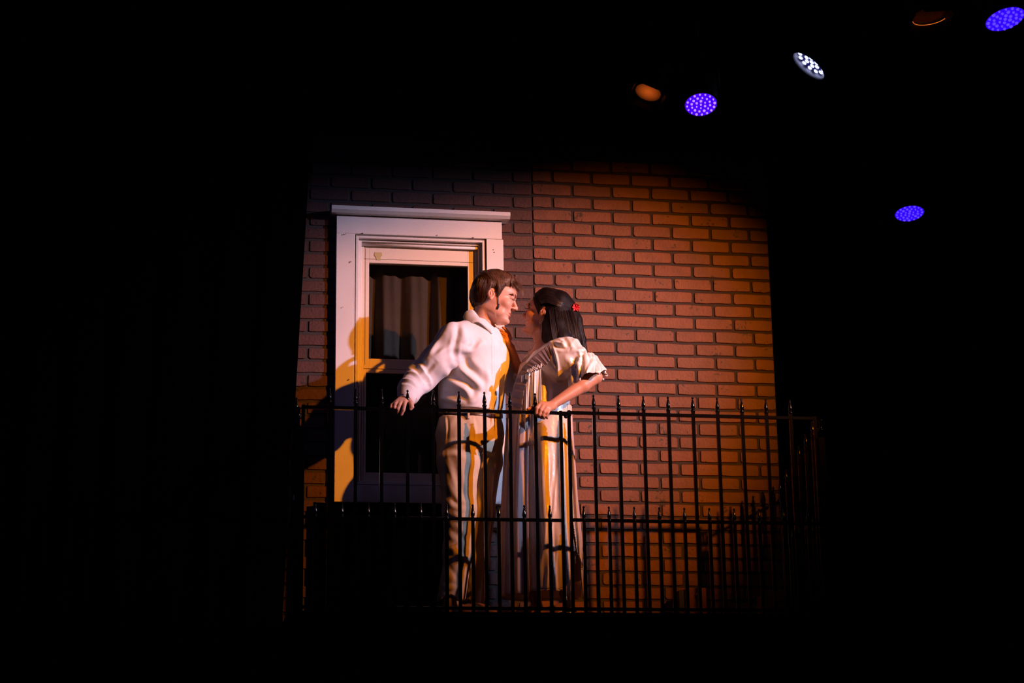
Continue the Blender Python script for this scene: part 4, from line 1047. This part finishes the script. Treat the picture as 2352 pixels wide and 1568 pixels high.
fl_ = smoothstep(.005, .03, tq) * .0040 * ridge(5.5 * fi + 2 * np.sin(fi * 2) + 14 * tq)
V = V + N * (.0020 * wob(V, 30, 12, 2) + ns * (gather + puff + fl_))[:, None]; V = relax(V, Q, 1, .25)
gown = sculpt_obj('gown_top', V, Q, SATIN2, wom, origin=WG)
# skirt: table of outline against height, folds around
def skirt(name, rows, yc, dep, a0, a1, nfold, amp, hem, material, parent, seed=1, nu=150, nv=60, th=.003, cutl=None, phase=0):
    r = np.random.default_rng(seed); ph = r.uniform(0, 6.3, 6)
    vs = [q[0] for q in rows]; L = [q[1] for q in rows]; Rr = [q[2] for q in rows]
    V = []; U = np.linspace(a0, a1, nu)
    for j in range(nv):
        t = j / (nv - 1)
        for t_ in U:
            vtop = vs[0]; vend = hem(t_); v = vtop + (vend - vtop) * t
            l, rt = np.interp(v, vs, L), np.interp(v, vs, Rr); pl, pr_ = at(l, v, yc), at(rt, v, yc)
            cx_ = (pl[0] + pr_[0]) / 2; ra = (pr_[0] - pl[0]) / 2; z = (pl[2] + pr_[2]) / 2; db = np.interp(v, vs, dep)
            g = smoothstep(0, .35, t)
            fo = amp * g * (math.sin(nfold * t_ + ph[0] + phase) + .55 * math.sin(nfold * 1.9 * t_ + ph[1] + 1.2 * t) + .3 * math.sin(nfold * 3.3 * t_ + ph[2] - 2 * t)) + amp * .30 * smoothstep(.15, .75, t) * (1 - 2 * abs(math.sin(4 * t_ + 9 * t + 2.2 * math.sin(5 * t_ + 3 * t + ph[3]))) ** .8)
            V.append((cx_ + (ra - amp * .8 * g + fo) * math.cos(t_), yc + (db + fo) * math.sin(t_), z))
    V = np.array(V); F = [(j * nu + i, j * nu + i + 1, (j + 1) * nu + i + 1, (j + 1) * nu + i) for j in range(nv - 1) for i in range(nu - 1)]
    n = normals(V, np.array(F)); k = len(V); V2 = V - n * th
    F2 = F + [tuple(x + k for x in f[::-1]) for f in F]
    rim = [i for i in range(nu)] + [j * nu + nu - 1 for j in range(1, nv)] + [(nv - 1) * nu + i for i in range(nu - 2, -1, -1)] + [j * nu for j in range(nv - 2, 0, -1)]
    F2 += [(rim[i], rim[i] + k, rim[(i + 1) % len(rim)] + k, rim[(i + 1) % len(rim)]) for i in range(len(rim))]
    mesh_obj(name, np.vstack([V, V2]), F2, material, parent, True, origin=WG)
    return V.reshape(nv, nu, 3)
rows = [(935, 1200, 1311), (1000, 1199, 1313), (1100, 1199, 1316), (1200, 1201, 1320), (1300, 1203, 1333), (1364, 1204, 1344)]
DG = math.radians
def hem_a(t):      # angle -180..0 runs along the side toward the camera, left to right
    d = math.degrees(t) % 360 - 360
    if d < -90: x = (d + 180) / 90; return 1363 - 2 * math.cos(x * 3)
    if d < -48: x = (d + 90) / 42; return 1362 - 112 * x ** 2.2
    return 1362 - 60
SK1 = skirt('satin_skirt', rows, -.42, [.118, .130, .135, .140, .145, .150], DG(180 - 20), DG(360 - 48), 5, .0085, hem_a, SATIN, wom, 4)
def hem_b(t):
    d = math.degrees(t) % 360 - 360
    if d < -28: return 1225 + 88 * smoothstep(-44, -26, d)
    return 1313 + 25 * smoothstep(-28, 0, d)
SK2 = skirt('satin_side_panel', [(935, 1202, 1311), (1000, 1199, 1313), (1100, 1199, 1317), (1200, 1201, 1323), (1300, 1203, 1339), (1364, 1204, 1345)], -.42, [.117, .128, .133, .138, .143, .148], DG(360 - 46), DG(360 + 40), 8, .006, lambda t: 1330 if math.degrees(t) > 345 else 1250 + 80 * smoothstep(314, 345, math.degrees(t)), SATIN, wom, 8, nu=70)
# sheer overlay, drawn forward on the left and open over the satin
rows2 = [(838, 1196, 1290), (900, 1180, 1300), (950, 1168, 1312), (1050, 1160, 1318), (1150, 1155, 1325), (1250, 1152, 1335), (1372, 1150, 1346)]
skirt('sheer_overlay', rows2, -.40, [.10, .120, .130, .140, .150, .155, .160], DG(90), DG(360 - 118), 13, .006, lambda t: 1371, SHEER, wom, 11, nu=130)
skirt('sheer_overlay', rows2[2:], -.40, [.130, .140, .150, .155, .160], DG(360 - 30), DG(360 + 90), 10, .005, lambda t: 1368, SHEER, wom, 13, nu=90)
# cape of gathered organza from the shoulder across the bust
gt = MB(); r1 = np.random.default_rng(5)
for i in range(90):       # gathers along the seam
    t = i / 89; p = at(1212 + 32 * t + r1.normal(0, 1.2), 853 - 14 * t + r1.normal(0, 2.5), -.605 - .02 * t)
    gt.lathe(p, [(.0006, -.0036), (.0022, 0), (.0006, .0036)], 6, r1.normal(size=3))
gt.build('gathered_seam', SATIN2, gown, True, origin=WG)['kind'] = 'stuff'
# gathered satin falling from the seam
def pleated(name, top, bot, nf, amp, material, parent, n=90, m_=22, th=.002):
    a = catmull(top, n); b = catmull(bot, n); V = []
    for j in range(m_):
        t = j / (m_ - 1)
        for i in range(n):
            u = i / (n - 1); p = a[i] + (b[i] - a[i]) * t
            V.append(p + np.array([0, -1, 0]) * amp * (.25 + .75 * smoothstep(0, .5, t)) * (math.sin(2 * PI * nf * u + .8 * math.sin(3 * t)) + .4 * math.sin(2 * PI * nf * 2.3 * u)))
    V = np.array(V); F = [(j * n + i, j * n + i + 1, (j + 1) * n + i + 1, (j + 1) * n + i) for j in range(m_ - 1) for i in range(n - 1)]
    k = len(V); V2 = V + [0, th, 0]
    rim = [i for i in range(n)] + [j * n + n - 1 for j in range(1, m_)] + [(m_ - 1) * n + i for i in range(n - 2, -1, -1)] + [j * n for j in range(m_ - 2, 0, -1)]
    F2 = F + [tuple(x + k for x in f[::-1]) for f in F] + [(rim[i], rim[i] + k, rim[(i + 1) % len(rim)] + k, rim[(i + 1) % len(rim)]) for i in range(len(rim))]
    return mesh_obj(name, np.vstack([V, V2]), F2, material, parent, True, origin=WG)
pleated('gathered_panel', [at(1198, 862, -.565), at(1210, 858, -.588), at(1226, 852, -.600), at(1242, 843, -.600)],
        [at(1188, 1010, -.475), at(1206, 1010, -.490), at(1222, 1010, -.500), at(1244, 1000, -.495)], 3.2, .0085, SATIN2, gown)
pleated('sheer_cape', [at(1262, 790, -.60), at(1240, 806, -.590), at(1215, 828, -.575), at(1196, 850, -.545), at(1180, 885, -.530), at(1172, 940, -.525)],
        [at(1268, 812, -.615), at(1260, 832, -.612), at(1243, 846, -.605), at(1224, 858, -.595), at(1206, 890, -.58), at(1198, 945, -.565)], 13, .0022, CAPE, wom, n=240, m_=12)

# beads down the slit and hem
lb = MB(); r2 = np.random.default_rng(8)
for crv in (SK1[36:, -1], SK1[-1, 70:], SK2[30:, 0], SK2[-1, :40]):
    L_ = np.linalg.norm(np.diff(crv, axis=0), axis=1).sum()
    for p in catmull(crv[::3], max(8, int(L_ / .0065))):
        lb.lathe(p + [0, -.002, 0] + r2.normal(0, .0006, 3), [(.0005, -.0026), (.0024, -.001), (.0024, .001), (.0005, .0026)], 6)
lb.build('bead_trim', LACE, wom, True, origin=WG)['kind'] = 'stuff'
# heeled sandals
for u, v, y in ((1299, 1375, -.49), (1229, 1380, -.37)):
    an = at(u, v, y); z = DECK; sd = MB()
    sd.lathe((an[0] + .018, an[1], z + .0005), [(.006, 0), (.005, .02), (.011, .050)], 10)
    sd.tube([(an[0] + .028, an[1], z + .052), (an[0] - .04, an[1] + .006, z + .030), (an[0] - .09, an[1] + .014, z + .007), (an[0] - .155, an[1] + .024, z + .005)], [.018, .024, .030, .026], 10, flat=.16)
    sd.tube([(an[0] + .0, an[1] - .029, z + .085), (an[0] - .005, an[1] - .031, z + .10), (an[0] + .03, an[1], z + .095), (an[0] - .005, an[1] + .031, z + .10)], .003, 6)
    sd.tube([(an[0] - .10, an[1] - .022, z + .010), (an[0] - .10, an[1] + .012, z + .036), (an[0] - .11, an[1] + .048, z + .012)], .005, 6)
    sd.build('sandal', SATIN2 if u > 1260 else SHOE, wom, True, origin=WG)

# ------------------------------------------------------------------ stage lamps above
def lens_mat(name, plate, strg, dot, dstr):
    return mat(name + '_plate', plate, .4, emit=plate, estr=strg), mat(name + '_led', dot, .4, emit=dot, estr=dstr)
BLUE = lens_mat('blue', (.055, .0, 1.0), 1.0, (.45, .22, 1.0), 1.3); BLUE2 = lens_mat('blue_far', (.035, .002, 1.0), .9, (.10, .05, 1.0), 1.2)
WHITE = lens_mat('white', (.010, .008, .12), .6, (.62, .66, 1.0), 1.6)
HOUS = mat('lamp_housing', (.012, .012, .014), .5)
def face_dir(u, v, y, tiltfwd, roll):
    """lamp axis: straight down, swung toward the audience by tiltfwd and sideways by roll"""
    return np.array([math.sin(roll), -math.sin(tiltfwd) * math.cos(roll), -math.cos(tiltfwd) * math.cos(roll)])
def lamp(name, label, u, v, y, r, tilt, roll, mats, rings, zp, recess=.0, led_r=.011, group=None, fresnel=False):
    c = at(u, v, y); e = empty(name, c); tag(e, label, 'stage light', group)
    ax = face_dir(u, v, y, tilt, roll); ax /= np.linalg.norm(ax)
    ref = np.cross(ax, [0, 1, 0]); ref /= np.linalg.norm(ref); rf2 = np.cross(ax, ref)
    hb_ = MB(); R0 = r + .012
    hb_.lathe(c, [(R0 * .999, .0), (R0, -.01), (R0, -.16), (R0 * .7, -.22), (R0 * .45, -.24), (.0, -.245), (.0, -recess - .012), (r, -recess - .010), (r, .0)][::1], 40, ax)
    hb_.f = hb_.f[:-2]; n = 40; k = 9
    hb_.f += [((k - 1) * n + j, (k - 1) * n + (j + 1) % n, (j + 1) % n, j) for j in range(n)]
    hb_.build('housing', HOUS, e, True, origin=c)
    MB().lathe(c - ax * (recess + .008), [(r * .985, 0), (r * .985, .004)], 40, ax).build('lens_plate', mats[0], e, False, origin=c)
    ld = MB(); rl = random.Random(int(u))
    if not fresnel:
        for rr, cnt in rings:
            for i in range(cnt):
                t = 2 * PI * i / max(cnt, 1) + rr * 20; p = c - ax * (recess + .004) + (ref * math.cos(t) + rf2 * math.sin(t)) * rr * r
                kr = led_r * (1 if recess else rl.uniform(.55, 1.05)); ld.lathe(p, [(kr, 0), (kr * .85, .006), (kr * .4, .009)], 7, ax)
        ld.build('led_lenses', mats[1], e, True, origin=c)['kind'] = 'stuff'
    else:
        for i in range(-9, 10):
            x = i / 10 * r; hh = math.sqrt(max(r * r - x * x, 0)) * .97
            ld.tube([c - ax * (recess + .003) + ref * x - rf2 * hh, c - ax * (recess + .003) + ref * x + rf2 * hh], .0035, 5)
        ld.build('lens_ribs', mats[1], e, True, origin=c)['kind'] = 'stuff'
    if recess > .02:          # bright metal bezel inside the recessed front
        bz = MB(); bz.lathe(c, [(r, -.001), (r * .86, -recess - .004), (r * .84, -recess - .004), (r * .985, .0)], 40, ax); bz.f = bz.f[:-2]
        bz.build('bezel', mat('bezel_metal', (.30, .30, .34), .45, metal=1.0), e, True, origin=c)
    if fresnel:               # four barn door flaps
        for sg, dv, sd in ((1, ref, rf2), (-1, ref, rf2), (1, rf2, ref), (-1, rf2, ref)):
            a = c + dv * sg * (r + .006) ; b = c + dv * sg * (r + .020) + ax * .035; w1, w2 = r * .7, r * .85
            MB().add([a - sd * w1, a + sd * w1, b + sd * w2, b - sd * w2] + [q + dv * sg * .002 for q in (a - sd * w1, a + sd * w1, b + sd * w2, b - sd * w2)], [(0, 1, 2, 3), (7, 6, 5, 4), (0, 4, 5, 1), (1, 5, 6, 2), (2, 6, 7, 3), (3, 7, 4, 0)]).build('barn_door', HOUS, e, origin=c)
    yk = MB(); p0 = c - ax * .1
    yk.tube([p0 + np.array([-R0 - .012, 0, 0]), p0 + np.array([-R0 - .012, 0, .16]), p0 + np.array([-.02, 0, .24]), p0 + np.array([.02, 0, .24]), p0 + np.array([R0 + .012, 0, .16]), p0 + np.array([R0 + .012, 0, 0])], .009, 6)
    yk.build('yoke', HOUS, e, True, origin=c)
    top = p0 + np.array([0, 0, .24]); MB().box(top[0] - .02, top[0] + .02, top[1] - .025, top[1] + .025, top[2], top[2] + .10, .004).build('clamp', HOUS, e, origin=c)
    return top + np.array([0, 0, .12])
R3 = [(0, 1), (.30, 6), (.58, 12), (.86, 16)]
t1 = lamp('stage_light', 'blue glowing round stage lamp left of the white lamp, above the brick wall', 1610, 241, 1.1, .093, .42, -.05, BLUE, R3, 3.4, 0, .0085)
t2 = lamp('stage_light', 'blue glowing round stage lamp in the top right corner, nearest of the blue ones', 2309, 45, -.5, .102, .24, .12, BLUE2, R3, 3.4, 0, .010)
t3 = lamp('stage_light', 'blue glowing round stage lamp alone at the far right, lowest of all lamps', 2089, 491, 3.5, .104, .26, -.02, BLUE2, R3, 3.7, 0, .010)
t4 = lamp('stage_light', 'bright white stage lamp tilted to the left with clustered round lenses', 1857, 152, 1.1, .115, -.15, -.68, WHITE, [(.0, 1), (.36, 6), (.74, 12)], 3.4, .030, .0150)
def glow_mat(name, col, strg, rad):
    m = mat(name, col, .4, emit=col, estr=strg); nt = m.node_tree; b = nt.nodes['Principled BSDF']
    tc = nt.nodes.new('ShaderNodeTexCoord'); ln = nt.nodes.new('ShaderNodeVectorMath'); ln.operation = 'LENGTH'; nt.links.new(tc.outputs['Object'], ln.inputs[0])
    mr = nt.nodes.new('ShaderNodeMapRange'); mr.inputs[1].default_value = 0; mr.inputs[2].default_value = rad; mr.inputs[3].default_value = strg; mr.inputs[4].default_value = 0.0
    nt.links.new(ln.outputs['Value'], mr.inputs[0]); nt.links.new(mr.outputs[0], b.inputs['Emission Strength']); return m
AMB = (glow_mat('amber_plate', (.30, .035, .003), .35, .085), glow_mat('amber_rib', (.75, .14, .015), .62, .085))
AMB2 = (mat('amber_dark_plate', (.10, .012, .002), .4, emit=(.1, .012, .002), estr=.08), mat('amber_dim_rib', (.2, .04, .008), .3, emit=(.3, .05, .005), estr=.02))
t5 = lamp('theatre_lantern', 'dim amber ribbed lantern just left of a blue stage lamp', 1488, 214, 1.1, .078, .30, -.35, AMB, None, 3.4, .01, fresnel=True)
t6 = lamp('theatre_lantern', 'nearly dark amber lantern at the top edge beside the corner blue lamp', 2133, 36, -.5, .085, .10, .12, AMB2, None, 3.4, .004, fresnel=True)
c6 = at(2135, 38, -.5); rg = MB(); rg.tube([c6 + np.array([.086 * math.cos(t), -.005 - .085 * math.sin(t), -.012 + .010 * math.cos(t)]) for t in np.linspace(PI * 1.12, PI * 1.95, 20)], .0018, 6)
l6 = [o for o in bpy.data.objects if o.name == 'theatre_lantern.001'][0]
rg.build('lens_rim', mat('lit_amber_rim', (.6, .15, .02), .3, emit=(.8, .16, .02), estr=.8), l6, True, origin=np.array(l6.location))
for i, (tt, lb_) in enumerate([([t1, t4, t5], 'dark lighting pipe above the wall carrying the white lamp'), ([t2, t6], 'dark lighting pipe carrying the lamps of the top right corner'), ([t3], 'dark lighting pipe farthest upstage carrying the lowest blue lamp')]):
    y = tt[0][1]; zpp = max(t[2] for t in tt); e = empty('lighting_pipe', (0, y, zpp)); tag(e, lb_, 'pipe')
    MB().tube([(-4, y, zpp), (5.5, y, zpp)], .024, 10).build('pipe_tube', HOUS, e, True)
    bpy.data.objects[-1] if False else None
    for x in (-3, 1, 5): MB().tube([(x, y, zpp), (x, y, 4.899)], .006, 6).build('hanging_rod', HOUS, e, True)
    for t in tt:
        if abs(zpp - t[2]) > .02 or abs(t[1] - y) > .01: MB().tube([t - [0, 0, .03], (t[0], y, zpp)], .01, 6).build('drop_arm', HOUS, e, True)
# distant metal edge catching light above the brick wall
MB().box(.26, .72, .03, .05, 2.441, 2.452, .001).build('trim_3', mat('raw_edge', (.35, .14, .08), .5))['kind'] = 'structure'
